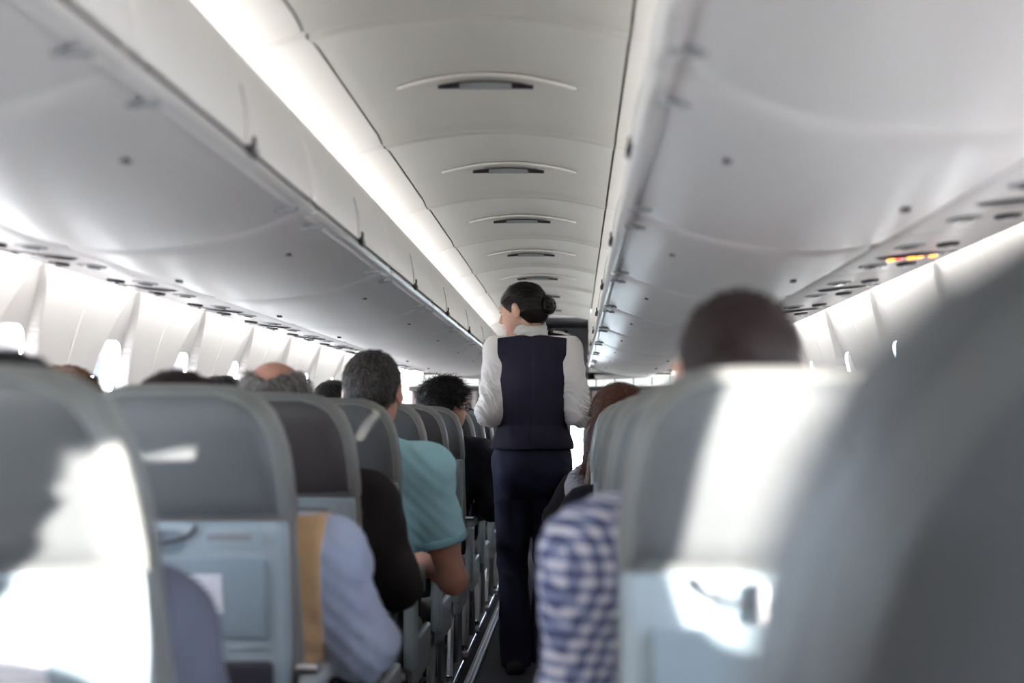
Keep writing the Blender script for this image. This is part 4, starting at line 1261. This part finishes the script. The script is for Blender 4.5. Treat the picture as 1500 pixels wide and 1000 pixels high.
    # neck scarf: twisted rolls
    S = SDF(); Rc = np.array(Matrix.Rotation(math.radians(12), 3, 'X') @ Matrix.Rotation(math.radians(6), 3, 'Y'))
    c0 = P(-.010, -.004, 1.512)
    S.torus(c0, .060, .016, .01, Rc, 1.04); S.torus(c0 + A3(0, .002, .018), .058, .013, .008, Rc, 1.02); S.torus(c0 + A3(0, 0, -.010), .064, .010, .008, Rc, 1.04)
    S.ell(c0 + A3(.052, .02, .02), A3(.016, .02, .03), .015)
    link('neck_scarf', S.mesh('neck_scarf', .0042, disp=lambda X, Y, Z: .0022 * np.sin(300 * (Z - .25 * X) + 50 * Y)), M_SCARF, body)
    # trousers
    S = SDF()
    S.ell(P(0, 0, .94), A3(.178, .134, .145), .05); S.ell(P(0, -.045, .91), A3(.150, .100, .115), .05); S.ell(P(-.064, -.072, .875), A3(.090, .078, .090), .03); S.ell(P(.064, -.068, .875), A3(.090, .078, .090), .03)
    for q in (-1, 1):
        S.cone(hip[q], kn[q], .093, .068, .024); S.cone(kn[q], an[q] - A3(0, 0, .03), .066, .070, .012)
    def tf(X, Y, Z):
        return folds(.0035, 30, 1)(X, Y, Z) + .004 * np.exp(-((Z - .80 - .05 * np.sin(8 * X)) / .012) ** 2) * (Y < oy) * np.sin(14 * (X - ox)) + .003 * np.sin(60 * Z + 12 * np.sin(10 * X)) * np.exp(-((Z - .47) / .08) ** 2)
    link('trousers', S.mesh('trousers', .008, cuts=[lambda X, Y, Z: Z - 1.03 + 0 * X + 0 * Y, lambda X, Y, Z: .035 - Z + 0 * X + 0 * Y], disp=tf), M_NAVYT, body)
    for q in (-1, 1):
        S = SDF(); S.cone(an[q] - A3(0, .045, .045), an[q] + A3(0, .15, -.055), .038, .028, .02); S.cone(an[q] - A3(0, .03, .05), an[q] - A3(0, .01, 0), .040, .036, .02)
        link('shoe', S.mesh('shoe', .008, cuts=[lambda X, Y, Z: .008 - Z + 0 * X + 0 * Y]), M_SHOE, body)
    # hair with a low bun
    def bun(S, h): S.ell(h.w((0, -.09, -.01)), A3(.05, .035, .05), .02, h.R)
    hair = link('hair', hair_mesh(H, 'hair', 'bun', 31, .0042, bun), H_DARK, body)
    S = SDF(); bc = H.w((.005, -.134, .000))
    R = H.R @ np.array(Matrix.Rotation(math.radians(90), 3, 'X'))
    S.torus(bc, .022, .0205, .01, R); S.torus(bc + H.R @ A3(0, -.014, 0), .014, .014, .01, R)
    def twist(X, Y, Z):
        lx, ly, lz = H.local(X, Y, Z)
        return .0013 * np.sin(9 * np.arctan2(lz + .0, lx) + 220 * ly)
    bm_ = S.mesh('hair_bun', .0034, disp=twist)
    bo = link('hair_bun', bm_, H_DARK, hair)
    eyes(H, body)
    S = SDF(); S.cone(H.w((-.017, .0935, -.054)), H.w((.017, .0935, -.054)), .0042, .0042, .004); S.cone(H.w((-.014, .0925, -.063)), H.w((.014, .0925, -.063)), .0048, .0048, .004)
    link('lips', S.mesh('lips', .0028), M_LIP, body)
    # lashes
    for q in (-1, 1):
        MB().tube([H.w((q * .020, .0905, .008)), H.w((q * .031, .0955, .0105)), H.w((q * .044, .087, .0075))], [.0008, .0016, .0008], 5).obj('eyelash', M_IRIS, body)
    # cup in her hand
    c = wr[-1] + A3(-.035, .02, -.005)
    cup = empty('paper_cup', tuple(c)); tag(cup, 'small white cup with a blue base held by the stewardess', 'cup')
    MB().loft([[(r * math.cos(2 * math.pi * i / 18), r * math.sin(2 * math.pi * i / 18), z) for i in range(18)] for r, z in ((.024, -.035), (.030, .045), (.028, .045), (.023, -.03))], True, True).obj('cup_body', M_WHITEP, cup)
    MB().loft([[(r * math.cos(2 * math.pi * i / 18), r * math.sin(2 * math.pi * i / 18), z) for i in range(18)] for r, z in ((.0246, -.036), (.0268, -.008))]).obj('blue_band', mat('cup_blue', (.02, .06, .25), .5), cup)
attendant()
